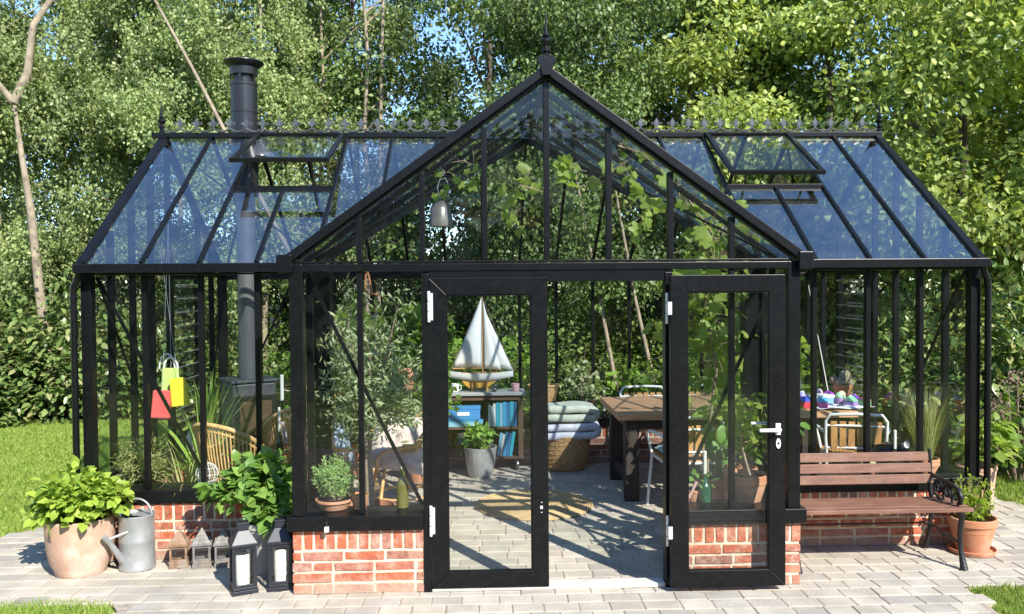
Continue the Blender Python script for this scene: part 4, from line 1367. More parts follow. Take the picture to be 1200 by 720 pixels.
# big round olive/lemon tree further in, fresh green
def bushy_tree(name, label, loc, h, r, n, T, size, mat, seed, cat='tree', pot=True, group=None, trunk_r=.018):
    t = thing(name, label, cat, loc, 0, group)
    z0 = .3 if pot else 0
    if pot: pot_parts(t, pot_profile(.12, .16, .32, .012, .05), M['terracotta'], .28, .14)
    rg = np.random.default_rng(seed); parts = []; tr = MB()
    tr.tube([(0, 0, z0 - .02), (rg.normal(0, .03), rg.normal(0, .03), z0 + (h - z0) * .4), (0, 0, z0 + (h - z0) * .75)], [trunk_r, trunk_r * .8, trunk_r * .5], 7)
    nb = 16
    for k in range(nb):
        a = k * 2.4; zz = z0 + (h - z0) * (.25 + .6 * k / nb)
        ln = r * rg.uniform(.6, 1.1) * (1.1 - .5 * k / nb)
        s = np.array([0, 0, zz]); e = s + np.array([math.cos(a) * ln, math.sin(a) * ln, ln * rg.uniform(.1, .7)])
        tr.tube([s, e], [trunk_r * .4, .003], 4)
        m = n // nb
        tt = rg.uniform(.3, 1.1, m)
        P = s + (e - s) * tt[:, None] + rg.normal(0, r * .17, (m, 3))
        ax = nrm(rg.normal(size=(m, 3)) + (e - s) / ln * .7 + np.array([0, 0, -.2])); nm = nrm(rg.normal(0, .5, (m, 3)) + np.array([0, -.3, .8]))
        parts.append(scatter(T, P, ax, nm, size * rg.uniform(.6, 1.25, m)))
    V, F = merge(parts); np_mesh('crown' if cat in ('tree', 'shrub') else 'foliage', V, F, mat, t, True)
    tr.build('trunk' if cat in ('tree', 'shrub') else 'stem', M['olive_bark'], t, smooth=50)
    return t
bushy_tree('citrus_tree', 'fresh yellow green potted tree at the back of the left wing', (-1.62, 3.25, 0), 1.75, .42, 900, T_SMALL, .085, M['lime_leaf'], 71)
bushy_tree('citrus_tree', 'bright green potted tree near the middle of the rear windows', (-.98, 2.95, 0), 1.80, .36, 800, T_OVAL, .10, M['bush_leaf'], 72)

# strappy plants of the left wing
def strappy(label, loc, n, ln, w, droop, mat, seed, spread=.9, pot=True, name='strappy_plant'):
    t = thing(name, label, 'potted plant', loc)
    z0 = 0
    if pot:
        pot_parts(t, pot_profile(.10, .14, .24, .01, .04), M['terracotta'], .21, .12); z0 = .2
    rg = np.random.default_rng(seed)
    a = rg.uniform(0, 2 * PI, n)
    base = np.column_stack([.04 * np.cos(a) * rg.uniform(0, 1, n), .04 * np.sin(a) * rg.uniform(0, 1, n), np.full(n, z0)])
    d = nrm(np.column_stack([np.cos(a) * spread * rg.uniform(.1, 1, n), np.sin(a) * spread * rg.uniform(.1, 1, n), np.ones(n)]))
    V, F = strip_blades(rg, base, d, ln * rg.uniform(.6, 1.1, n), w * rg.uniform(.7, 1.2, n), droop * rg.uniform(.6, 1.4, n), 6)
    np_mesh('foliage', V, F, mat, t, True)
    return t
strappy('big arching palm-like plant left of the stove', (-2.62, 1.75, 0), 90, .95, .020, 1.5, M['palm_leaf'], 81, .8)
strappy('arching grassy plant standing low by the left front window', (-2.52, 1.12, .0), 120, .60, .012, 1.7, M['dry_grass'], 82, 1.0)
strappy('upright spiky plant on a pale stone beside the stove', (-2.72, 2.25, .62), 40, .50, .022, .3, M['palm_leaf'], 83, .45, False)
t = thing('plant_stand', 'pale stone block standing under the upright spiky plant by the stove', 'stone')
t.location = (-2.72, 2.25, 0)
bm_ = MB(); bm_.lathe([(.001, 0), (.16, .0), (.17, .15), (.155, .40), (.17, .55), (.14, .62), (.001, .63)], 11, sx=1.1, sy=.9); bm_.build('stone', M['rock'], t, smooth=60)
# feathery grass in the left corner
t = thing('feathery_shrub', 'feathery pale green shrub in the left front corner of the house', 'potted plant', (-2.80, 1.05, 0))
pot_parts(t, pot_profile(.10, .14, .30, .01, .05), M['terracotta'], .26, .12)
V, F = dome_plant(84, 1400, (0, 0, .53), (.20, .20, .24), T_SLIM, .040, outer=.2); np_mesh('foliage', V, F, M['dry_grass'], t)
# glass wire globe on the sill
t = thing('wire_globe', 'round wire and glass globe on the sill of the left wing', 'globe', (-2.29, .86, LEDGE))
g = MB()
for k in range(6):
    a = PI * k / 6
    g.tube([(.075 * math.cos(a) * math.cos(b), .075 * math.sin(a) * math.cos(b), .075 + .075 * math.sin(b)) for b in [2 * PI * i / 20 for i in range(20)]], .0022, 5, closed=True)
for b in (-.6, 0, .6):
    g.tube([(.075 * math.cos(b) * math.cos(a), .075 * math.cos(b) * math.sin(a), .075 + .075 * math.sin(b)) for a in [2 * PI * i / 20 for i in range(20)]], .0022, 5, closed=True)
g.build('wire', M['white'], t)
MB().sphere((0, 0, .075), .068, 16, 10).build('globe', M['lantern_glass'], t, smooth=60)

# candles in bottles
def bottle_candle(label, loc, mat, h=.30, candle_h=.16, r=.037, candle_mat='wax'):
    t = thing('candle_bottle', label, 'candle holder', loc, 0, 'wine bottles used as candle holders')
    MB().lathe([(r * .6, 0), (r, .004), (r, h * .55), (r * .85, h * .66), (r * .42, h * .78), (r * .38, h * .97), (r * .44, h * .975), (r * .44, h), (r * .3, h)], 20).build('bottle', mat, t, smooth=40)
    MB().lathe([(.010, h - .02), (.011, h + candle_h), (.004, h + candle_h + .004), (1e-6, h + candle_h + .004)], 12).build('candle', M['wax'], t, smooth=40)
    return t
M['olive_glass'] = pm('olive_bottle_glass', (.14, .13, .03), .1, 0, .3, 6, spec=.8)
M['green_glass'] = pm('green_bottle_glass', (.02, .09, .045), .1, 0, .3, 6, spec=.8)
bottle_candle('olive green wine bottle with a short white candle on the left porch sill', (-.885, .16, LEDGE), M['olive_glass'], .24, .03)
bottle_candle('dark green wine bottle with a tall white candle behind the open door glass', (.985, .17, LEDGE), M['green_glass'], .165, .15, .040)
b_ = bottle_candle('dark bottle with a white candle on the right wing sill', (2.545, .90, LEDGE), M['bottle_glass'], .17, .13, .03)
bottle_candle('dark bottle with a white candle on the small rattan table near the stove', (-2.05, 1.95, .42), M['bottle_glass'], .22, .20, .03)
t = thing('side_table', 'small round rattan side table carrying the candle bottle near the stove', 'table', (-2.05, 1.95, 0))
MB().lathe([(1e-6, .40), (.17, .40), (.18, .41), (.17, .42), (1e-6, .42)], 24).build('table_top', M['wicker'], t, smooth=40)
for k in range(3):
    a = 2 * PI * k / 3
    MB().tube([(.12 * math.cos(a), .12 * math.sin(a), .40), (.16 * math.cos(a), .16 * math.sin(a), 0)], .012, 7).build('leg', M['rattan'], t, smooth=40)
t = thing('candle_stand', 'slim stand with a tall white candle right of the stove', 'candle holder', (-2.13, 2.40, 0))
MB().lathe([(.09, 0), (.09, .012), (.012, .02), (.008, .03), (.008, .82), (.025, .83), (.025, .84), (.001, .84)], 16).build('stand', M['iron'], t, smooth=40)
MB().lathe([(.016, .84), (.016, 1.06), (.001, 1.065)], 12).build('candle', M['wax'], t, smooth=40)

# terracotta sculpture on a post
t = thing('sculpture', 'small reddish clay sculpture seen above the olive tree', 'sculpture', (-1.06, 2.55, .84))
MB().tube([(-.03, 0, 0), (-.01, 0, .05), (.02, 0, .10), (.035, .0, .17), (.02, 0, .22), (-.05, 0, .235), (-.09, 0, .20)], [.045, .035, .038, .042, .036, .026, .012], 12).build('figure', M['fibre'], t, smooth=60)
MB().lathe([(.09, -.84), (.09, -.82), (.03, -.80), (.03, -.03), (.07, -.02), (.07, 0), (.001, 0)], 16).build('pedestal', M['dark_wood'], t, smooth=40)

# ------------------------------------------------------------------ bookcase on wheels
BK = Vector((-.46, 3.47, 0))
t = thing('bookcase', 'low dark wooden bookcase on wheels with a grey top', 'bookcase', BK)
w_, d_ = .94, .30
MB().box((0, 0, .755), (w_ + .04, d_ + .04, .030)).build('top', M['shelf_top'], t, bevel=.004)
MB().box((0, 0, .715), (w_, d_ - .01, .048)).build('top_rail', M['shelf_wood'], t, bevel=.003)
for sx in (-1, 1):
    MB().box((sx * (w_ / 2 - .025), 0, .40), (.05, d_, .58)).build('side_panel', M['shelf_wood'], t, bevel=.003)
for z in (.12, .418):
    MB().box((0, 0, z), (w_ - .102, d_ - .01, .024)).build('shelf', M['shelf_wood'], t, bevel=.002)
MB().box((0, d_ / 2 - .012, .40), (w_ - .10, .012, .60)).build('back_panel', M['dark_wood'], t)
for sx in (-1, 1):
    for sy in (-1, 1):
        wh = MB().lathe([(.012, -.016), (.046, -.015), (.05, -.01), (.05, .01), (.046, .015), (.012, .016)], 20)
        o = wh.build('wheel', M['metal'], t, smooth=40)
        o.matrix_local = Matrix.Translation((sx * (w_ / 2 - .06), sy * .11 - .02, .05)) @ Matrix.Rotation(PI / 2, 4, 'Y') 
def book(x, z, w, h, dep, lean, label, rgb):
    t = thing('book', label, 'book', (BK.x + x, BK.y - .13, z), 0, 'books on the bookcase shelves')
    t.rotation_euler = (0, lean, 0)
    mm = bookmats[rgb]
    b = MB(); b.box((w / 2, .002, h / 2), (w, .008, h)); b.box((.0015, .075, h / 2), (.003, .138, h)); b.box((w - .0015, .075, h / 2), (.003, .138, h))
    b.build('cover', mm, t, bevel=.001)
    MB().box((w / 2, .074, h / 2), (w - .008, .13, h - .010)).build('pages', M['white'], t)
bookmats = {k: pm('book_' + k, c, .5, 0, .08, 8) for k, c in dict(navy=(.03, .16, .36), blue=(.05, .30, .52), teal=(.03, .34, .44), grey=(.45, .50, .50), white=(.62, .64, .62), sky=(.22, .45, .58), deep=(.02, .11, .27)).items()}
row1 = [('white', .022, .215, 'narrow white book at the left end of the upper row'), ('grey', .020, .20, 'grey book between the two pale books of the upper row'), ('white', .026, .225, 'tall white book in the upper row'), ('teal', .034, .235, 'thick teal book in the upper row'), ('sky', .028, .23, 'pale blue book beside the thick teal one'), ('blue', .036, .24, 'thick blue book in the upper row'), ('navy', .030, .235, 'navy book near the right end of the upper row'), ('teal', .034, .245, 'tall teal book, last but one at the right end of the upper row'), ('deep', .030, .24, 'dark blue book at the right end of the upper row')]
x = .125
for c, bw, bh, lb in row1:
    book(x, .431, bw, bh, .15, 0, lb, c); x += bw + .003
row2 = [('sky', .028, .235, 'pale blue leaning book on the lower shelf'), ('white', .020, .22, 'white leaning book on the lower shelf'), ('blue', .032, .24, 'blue leaning book on the lower shelf'), ('navy', .026, .23, 'navy leaning book on the lower shelf'), ('teal', .030, .245, 'teal leaning book on the lower shelf by the end panel')]
x = .205
for c, bw, bh, lb in row2:
    book(x, .135, bw, bh, .15, R(9), lb, c); x += bw + .004
def box_thing(name, label, cat, loc, dims, mat, lidmat=None, rz=0, grp=None):
    t = thing(name, label, cat, loc, rz, grp)
    MB().box((0, 0, dims[2] * .42), (dims[0], dims[1], dims[2] * .84)).build('box', mat, t, bevel=.003)
    MB().box((0, 0, dims[2] * .86), (dims[0] * 1.03, dims[1] * 1.03, dims[2] * .26)).build('lid', lidmat or mat, t, bevel=.003)
    return t
box_thing('game_box', 'flat blue box with a white band on the upper shelf', 'box', (BK.x - .12, BK.y - .03, .500), (.33, .22, .14), M['blue'])
MB().box((-.0, -.1145, .06), (.12, .003, .035)).build('band', M['white'], bpy.data.objects['game_box'], bevel=.001)
box_thing('game_box', 'pale blue box lying under the blue box on the upper shelf', 'box', (BK.x - .10, BK.y - .03, .431), (.34, .22, .065), bookmats['sky'], bookmats['blue'])
t = thing('glass_jar', 'dark glass jar on the lower shelf of the bookcase', 'jar', (BK.x - .14, BK.y - .05, .132))
MB().lathe([(.07, 0), (.085, .01), (.085, .15), (.06, .19), (.055, .21), (.06, .215), (.05, .22)], 20).build('jar', M['bottle_glass'], t, smooth=40)
MB().lathe([(.06, .205), (.062, .235), (.001, .24)], 20).build('lid', M['metal'], t, smooth=40)
box_thing('small_box', 'small pale box on the lower shelf beside the leaning books', 'box', (BK.x + .12, BK.y - .02, .132), (.10, .10, .16), bookmats['grey'], bookmats['white'])

# sailing boat model
t = thing('model_sailboat', 'model sailing boat with white sails and a yellow keel on the bookcase', 'model boat', (BK.x + .06, BK.y, .772))
def hull_mesh(profile_fn, n=16, m=8):
    mb = MB(); vs = []; fs = []
    for i in range(n + 1):
        u = i / n
        hw, zb, zt = profile_fn(u)
        x = -.32 + .64 * u
        for j in range(m + 1):
            a = PI * j / m
            vs.append((x, -hw * math.cos(a), zt - (zt - zb) * math.sin(a) ** .8))
    for i in range(n):
        for j in range(m):
            a = i * (m + 1) + j
            fs.append((a, a + 1, a + m + 2, a + m + 1))
    for i in range(n):
        fs.append((i * (m + 1), (i + 1) * (m + 1), (i + 1) * (m + 1) + m, i * (m + 1) + m))
    mb.add(vs, fs); return mb
hull_mesh(lambda u: (.065 * math.sin(PI * min(.995, max(.005, u))) ** .6 + .002, .135 - .045 * math.sin(PI * u), .175 + .02 * (2 * u - 1) ** 2)).build('hull', M['white'], t, smooth=50)
kl = MB()
kl.prism([(-.20, .100), (.16, .098), (.10, .060), (.06, .028), (-.12, .022), (-.16, .05)], .030, lambda u, v, w: (u, -.015 + w, v)); kl.build('keel', M['hull_yellow'], t, bevel=.008)
MB().box((0, 0, .181), (.50, .075, .004)).build('deck', M['slat_wood'], t)
MB().tube([(.015, 0, .18), (.015, 0, .945)], [.008, .004], 8).build('mast', M['slat_wood'], t)
MB().tube([(.015, 0, .225), (-.285, .0, .222)], .006, 6).build('boom', M['slat_wood'], t)
def sail(pts, belly, name):
    a, b, c = [Vector(p) for p in pts]
    n = 12; vs = []; idx = {}; fs = []
    for i in range(n + 1):
        for j in range(n + 1 - i):
            u, v = i / n, j / n; w = 1 - u - v
            p = a * w + b * u + c * v
            p.y -= belly * (27 * u * v * w) * .9
            idx[i, j] = len(vs); vs.append(p)
    for i in range(n):
        for j in range(n - i):
            fs.append((idx[i, j], idx[i + 1, j], idx[i, j + 1]))
            if (i + 1, j + 1) in idx: fs.append((idx[i + 1, j], idx[i + 1, j + 1], idx[i, j + 1]))
    o = MB().add(vs, fs).build(name, M['sail'], t, smooth=60, fix=False)
    sm = o.modifiers.new('thick', 'SOLIDIFY'); sm.thickness = .0025
sail([(.008, 0, .93), (.005, 0, .235), (-.285, 0, .235)], .05, 'main_sail')
sail([(.024, -.004, .90), (.030, -.004, .22), (.20, -.004, .205)], .035, 'jib')
sail([(.024, .008, .84), (.14, .008, .24), (.325, .008, .195)], .03, 'foresail')
rgng = MB()
for e in ((-.315, 0, .19), (.325, 0, .185), (.02, -.06, .18), (.02, .06, .18)): rgng.tube([(.015, 0, .94), e], .0018, 4)
rgng.build('rigging', M['drywood'], t)
cr = MB(); cr.box((-.09, 0, .012), (.03, .12, .024)); cr.box((.06, 0, .012), (.03, .12, .024))
for x in (-.09, .06):
    for s in (-1, 1): cr.bar((x, s * .05, .02), (x, s * .035, .11), .012, .012)
cr.build('cradle', M['slat_wood'], t)
t = thing('candle_glass', 'pink glass tealight at the right end of the bookcase top', 'tealight', (BK.x + .40, BK.y - .06, .772))
MB().lathe([(.035, 0), (.038, .004), (.040, .075), (.036, .075), (.034, .01), (.001, .01)], 18).build('glass', M['pink'], t, smooth=40)
MB().lathe([(.028, .012), (.028, .03), (.001, .03)], 14).build('wax', M['wax'], t, smooth=40)
t = thing('toy_figure', 'little grey pebble figure in front of the model boat', 'figurine', (BK.x + .19, BK.y - .10, .772))
MB().sphere((0, 0, .022), .026, sc=(1.1, .9, .85)).sphere((.008, 0, .058), .018).sphere((.022, -.004, .062), .008).sphere((-.02, -.01, .05), .010).build('figure', M['stove'], t, smooth=60)
t = thing('white_mug', 'white mug at the left end of the bookcase top', 'mug', (BK.x - .20, BK.y - .11, .772))
MB().lathe([(.032, 0), (.036, .004), (.038, .085), (.034, .085), (.032, .01), (.001, .01)], 18).build('cup', M['white'], t, smooth=40)
MB().tube([(.036, 0, .07), (.06, 0, .065), (.06, 0, .03), (.036, 0, .02)], .005, 6).build('handle', M['white'], t, smooth=40)

# ribbed pot with aspidistra-like plant
t = thing('potted_plant', 'leafy green plant in a ribbed grey pot standing before the bookcase', 'potted plant', (-.415, 3.08, 0))
n = 72; prof = [(.11, 0), (.12, .02), (.135, .12), (.150, .24), (.158, .27), (.158, .285), (.145, .285), (.14, .24)]
mb = MB(); vs = []; fs = []
for r, z in prof:
    for k in range(n):
        rr = r * (1 + (.018 if (k % 4 < 2 and .02 < z < .26) else 0)); a = 2 * PI * k / n
        vs.append((rr * math.cos(a), rr * math.sin(a), z))
for i in range(len(prof) - 1):
    for k in range(n):
        fs.append((i * n + k, i * n + (k + 1) % n, (i + 1) * n + (k + 1) % n, (i + 1) * n + k))
fs.append(tuple(range(n))[::-1]); mb.add(vs, fs).build('pot', M['zinc'], t, smooth=30)
MB().lathe([(1e-6, .265), (.142, .255)], 24).build('soil', M['soil'], t)
rg = np.random.default_rng(91); n = 46
a = rg.uniform(0, 2 * PI, n); base = np.column_stack([.05 * np.cos(a), .05 * np.sin(a), np.full(n, .26)])
d = nrm(np.column_stack([np.cos(a) * .35 * rg.uniform(.2, 1, n), np.sin(a) * .35 * rg.uniform(.2, 1, n), np.ones(n)]))
V, F = strip_blades(rg, base, d, rg.uniform(.15, .29, n), np.full(n, .085), np.full(n, 1.1), 6)
dm = dome_plant(92, 90, (0, 0, .37), (.12, .12, .14), T_BROAD, .085, outer=.2)
np_mesh('foliage', V, F, M['palm_leaf'], t, True)
np_mesh('foliage', *dm, M['deep_leaf'], t, True)

# back-wall basket, laundry basket with blankets, plant on the rear ledge
t = thing('wicker_basket', 'small wicker basket hanging at the rear windows beside the bookcase', 'basket', (.225, 3.52, .655))
MB().lathe([(.12, 0), (.125, .005), (.155, .15), (.162, .16), (.155, .165), (.145, .155), (.115, .012), (.001, .012)], 28, sy=.75).build('body', M['wicker'], t, smooth=40)
MB().tube([(.158 * math.cos(a), .12 * math.sin(a), .16) for a in [2 * PI * i / 28 for i in range(28)]], .009, 6, closed=True).build('rim', M['rattan'], t, smooth=50)
MB().tube([(0, .11, .16), (0, .14, .24), (0, .19, .26)], .006, 6).build('hook', M['iron'], t)
t = thing('laundry_basket', 'wide tan basket on the floor filled with folded blankets', 'basket', (.43, 3.33, 0), R(-6))
mb = MB(); n = 40
prof = [(.155, 0), (.165, .008), (.20, .17), (.228, .33), (.234, .345), (.225, .35), (.215, .33), (.19, .17), (.15, .02), (.001, .02)]
mb.lathe(prof, n, sx=1.12, sy=.85); mb.build('body', M['wicker'], t, smooth=40)
for k in range(7):
    z = .04 + k * .045; r = .168 + (z / .33) * .06
    MB().tube([(r * 1.12 * math.cos(a), r * .85 * math.sin(a), z + .004 * math.sin(12 * a + k * PI)) for a in [2 * PI * i / 48 for i in range(48)]], .005, 5, closed=True).build('weave', M['wicker'], t)
def folded(label, loc, rz, dims, mat, seed):
    t = thing('folded_blanket', label, 'blanket', loc, rz, 'folded blankets in the laundry basket')
    w, d, h = dims
    lay = MB()
    nl = 2
    rgx = random.Random(seed)
    # a folded cloth drawn as one continuous serpentine with thickness
    prof = []
    lt = h / nl
    path = []
    for i in range(nl):
        z = lt * (i + .5)
        xs = [-w / 2 + lt * .4, w / 2 - lt * .4]
        if i % 2: xs = xs[::-1]
        k = 9
        for j in range(k):
            x = xs[0] + (xs[1] - xs[0]) * j / (k - 1)
            path.append((x, z + .006 * math.sin(x * 17 + seed + i)))
        if i < nl - 1:
            xe = xs[1]; sg = 1 if xe > 0 else -1
            for q in range(1, 5):
                a = -PI / 2 + PI * q / 5
                path.append((xe + sg * lt * .5 * math.cos(a), z + lt / 2 + lt * .5 * math.sin(a)))
    m = 9; vs = []; fs = []
    for (x, z) in path:
        for j in range(m + 1):
            y = -d / 2 + d * j / m
            vs.append((x + .006 * math.sin(y * 22 + z * 40), y * (1 + .03 * math.sin(z * 30 + seed)), z + .008 * math.sin(y * 19 + x * 9 + seed) - .05 * max(0, abs(x) / w - .42) ))
    for i in range(len(path) - 1):
        for j in range(m):
            a = i * (m + 1) + j
            fs.append((a, a + 1, a + m + 2, a + m + 1))
    o = MB().add(vs, fs).build('cloth', mat, t, smooth=80)
    sm = o.modifiers.new('thick', 'SOLIDIFY'); sm.thickness = lt * .90; sm.offset = 0
    ss = o.modifiers.new('sub', 'SUBSURF'); ss.levels = ss.render_levels = 1
    return t
folded('lilac grey folded blanket lying in the basket under the sage one', (.45, 3.30, .32), R(-4), (.56, .34, .16), M['cloth_lilac'], 2)
folded('sage green folded blanket lying on top of the lilac one', (.44, 3.30, .485), R(5), (.52, .34, .17), M['cloth_sage'], 5)
bushy_tree('potted_shrub', 'small leafy shrub in a terracotta pot on the rear ledge behind the blankets', (.64, 3.64, LEDGE), .55, .17, 420, T_OVAL, .055, M['olive_leaf'], 95, 'potted plant', False)
o = bpy.data.objects['potted_shrub']
pot_parts(o, pot_profile(.08, .12, .16, .008, .04), M['terracotta'], .14, .10)
bushy_tree('potted_shrub', 'broad green shrub on the rear ledge behind the dining table', (1.12, 3.64, LEDGE), .50, .20, 260, T_OVAL, .085, M['bush_leaf'], 96, 'potted plant', False)
o = bpy.data.objects['potted_shrub.001']
pot_parts(o, pot_profile(.08, .11, .15, .008, .04), M['terracotta'], .13, .09)
t = thing('candle_stand', 'white candle on the rear ledge right of the leafy shrub', 'candle holder', (.86, 3.64, ZS))
MB().lathe([(.035, 0), (.035, .012), (.015, .02), (.014, .05), (.02, .06), (.001, .06)], 16).build('stand', M['iron'], t, smooth=40)
MB().lathe([(.016, .06), (.016, .30), (.001, .305)], 12).build('candle', M['wax'], t, smooth=40)

# rug
t = thing('round_rug', 'round woven jute rug on the paving just inside the door', 'rug', (.03, 1.97, .004))
mb = MB()
prof = [(1e-6, .010)]
for k in range(1, 25):
    r = .49 * k / 24
    prof += [(r - .010, .012), (r - .002, .006)]
prof += [(.49, .004), (.49, 0)]
mb.lathe(prof, 64); mb.build('weave', M['jute'], t, smooth=60)

# ------------------------------------------------------------------ dining table and chairs
t = thing('dining_table', 'long dining table with brown plank top and thick dark legs', 'table', (1.76, 2.47, 0))
for i in range(5):
    MB().box((0, -.436 + i * .218, .725), (2.06, .214, .055)).build('top_plank', M['table_wood'], t, bevel=.006)
for sx in (-1, 1):
    for sy in (-1, 1):
        MB().box((sx * .90, sy * .40, .34), (.115, .115, .68)).build('leg', M['dark_wood'], t, bevel=.004)
    MB().box((sx * .90, 0, .16), (.06, .68, .08)).build('stretcher', M['dark_wood'], t, bevel=.003)
    MB().box((sx * .90, 0, .65), (.07, .68, .09)).build('apron', M['dark_wood'], t, bevel=.003)
for sy in (-1, 1):
    MB().box((0, sy * .40, .65), (1.68, .05, .09)).build('apron', M['dark_wood'], t, bevel=.003)

def garden_chair():
    t = thing('garden_chair', 'white tubular garden chair', 'chair', (0, 0, 0), 0, 'white garden chairs round the dining table')
    r = .0125
    # faces +y; back at -y
    bk = MB()
    bk.tube([(-.21, -.20, .43), (-.225, -.235, .60), (-.225, -.265, .74), (-.19, -.275, .79), (0, -.285, .80), (.19, -.275, .79), (.225, -.265, .74), (.225, -.235, .60), (.21, -.20, .43)], r, 8)
    bk.tube([(-.222, -.25, .70), (0, -.272, .705), (.222, -.25, .70)], r * .75, 8)
    bk.tube([(-.215, -.22, .52), (0, -.24, .525), (.215, -.22, .52)], r * .75, 8)
    bk.build('back_frame', M['white'], t, smooth=50)
    sl = MB()
    for k in range(6):
        x = -.165 + k * .066
        sl.bar((x * .95, -.228, .49), (x, -.262, .735), .048, .010, (0, 1, 0))
    sl.build('backrest', M['slat_wood'], t, bevel=.002)
    ss = MB()
    for k in range(6):
        ss.box((0, -.17 + k * .075, .445), (.42, .055, .014))
    ss.build('seat', M['slat_wood'], t, bevel=.002)
    MB().tube([(-.21, -.20, .43), (-.21, .22, .43), (.21, .22, .43), (.21, -.20, .43)], r, 8, closed=True).build('seat_frame', M['white'], t, smooth=50)
    for sx in (-1, 1):
        MB().tube([(sx * .21, .20, .43), (sx * .225, .235, .2), (sx * .235, .26, 0)], r, 8).build('leg', M['white'], t, smooth=50)
        MB().tube([(sx * .21, -.20, .43), (sx * .225, -.235, .2), (sx * .235, -.27, 0)], r, 8).build('leg', M['white'], t, smooth=50)
        MB().tube([(sx * .225, -.24, .64), (sx * .26, -.15, .66), (sx * .265, .05, .65), (sx * .26, .17, .62), (sx * .235, .20, .54), (sx * .215, .19, .44)], r, 8).build('arm', M['white'], t, smooth=50)
    return t
gc = garden_chair()
for i, (x, y, rz, lb) in enumerate([(1.22, 1.68, R(4), 'white garden chair with its slatted back to the open door leaf'),
                                    (2.60, 1.74, R(-16), 'white garden chair with its slatted back to the bench'),
                                    (1.22, 3.18, R(180), 'white garden chair across the table, nearest the laundry basket'),
                                    (1.80, 3.20, R(176), 'white garden chair across the table, in the middle of the far side'),
                                    (2.36, 3.19, R(183), 'white garden chair across the table, farthest along towards the right wing')]):
    o = gc if i == 0 else copy_tree(gc)
    o.location = (x, y, 0); o.rotation_euler = (0, 0, rz); o['label'] = lb
cushion('cushion', 'pale blue green cushion on the garden chair behind the open door', 'cushion', (1.22, 1.70, .485), (0, 0, R(4)), (.40, .40, .07), pm('aqua_cloth', (.36, .45, .44), .95, 0, .2, 20, bump=.4, bscale=120))
# things on the table
box_thing('tissue_box', 'light blue box lying on the right end of the dining table', 'box', (2.60, 2.36, .753), (.20, .14, .085), pm('light_blue_card', (.22, .42, .62), .5, 0, .1, 6), M['white'], R(10))
rgx = random.Random(5)
tcols = [('red', (.55, .05, .08)), ('pink', (.65, .30, .48)), ('white', (.66, .66, .64)), ('orange', (.70, .30, .05)), ('purple', (.30, .20, .50)), ('green', (.25, .50, .20)), ('yellow', (.75, .55, .06)), ('magenta', (.60, .10, .35))]
spots = [(2.36, 2.14, 'front edge near the box'), (2.44, 2.20, ''), (2.80, 2.20, ''), (2.86, 2.28, ''), (2.76, 2.12, ''), (2.90, 2.16, ''), (2.72, 2.48, ''), (2.50, 2.08, '')]
for (cn, cc), (x, y, _) in zip(tcols, spots):
    t = thing('toy_block', cn + ' toy block house on the cluttered right end of the dining table', 'toy', (x, y, .753), rgx.uniform(0, 3), 'colourful toys on the dining table')
    mm = pm('toy_' + cn, cc, .4, 0, .06, 5)
    t.scale = (1.35, 1.35, 1.35)
    MB().box((0, 0, .022), (.075, .055, .044)).build('block', mm, t, bevel=.004)
    MB().prism([(-.040, 0), (.040, 0), (0, .030)], .058, lambda u, v, w: (u, -.029 + w, .044 + v)).build('toy_roof', pm('toy_roof_' + cn, (cc[1], cc[2], cc[0]), .4, 0, .06, 5), t, bevel=.002)
for (cn, cc), (x, y) in zip([('coral', (.70, .22, .18)), ('violet', (.42, .25, .60)), ('mint', (.35, .60, .45)), ('cream', (.70, .62, .45)), ('rose', (.70, .25, .40)), ('teal', (.08, .35, .38))],
                            [(2.42, 2.34), (2.74, 2.30), (2.80, 2.40), (2.66, 2.56), (2.48, 2.52), (2.34, 2.28)]):
    t = thing('toy_ball', cn + ' toy pot with a ball on top among the clutter on the dining table', 'toy', (x, y, .753), rgx.uniform(0, 3), 'colourful toys on the dining table')
    MB().lathe([(.028, 0), (.034, .004), (.040, .06), (.036, .06), (.03, .01), (.001, .01)], 14).build('cup', pm('toy_' + cn, cc, .4, 0, .06, 5), t, smooth=40)
    MB().sphere((0, 0, .075), .036, 14, 9).build('ball', pm('toy_ball_' + cn, (cc[1] + .1, cc[2] + .1, cc[0]), .4, 0, .06, 5), t, smooth=60)
t = thing('picture_cloth', 'crumpled pale patterned cloth at the front of the toys on the table', 'cloth', (2.66, 2.10, .756), R(6))
n = 14; vs = []; fs = []
for i in range(n + 1):
    for j in range(n + 1):
        u, v = i / n - .5, j / n - .5
        vs.append((u * .5, v * .24, .012 + .010 * math.sin(9 * u + 5 * v) * math.cos(11 * v)))
for i in range(n):
    for j in range(n):
        a = i * (n + 1) + j; fs.append((a, a + n + 1, a + n + 2, a + 1))
o = MB().add(vs, fs).build('cloth', M['cloth_lilac'], t, smooth=80); sm = o.modifiers.new('thick', 'SOLIDIFY'); sm.thickness = .003
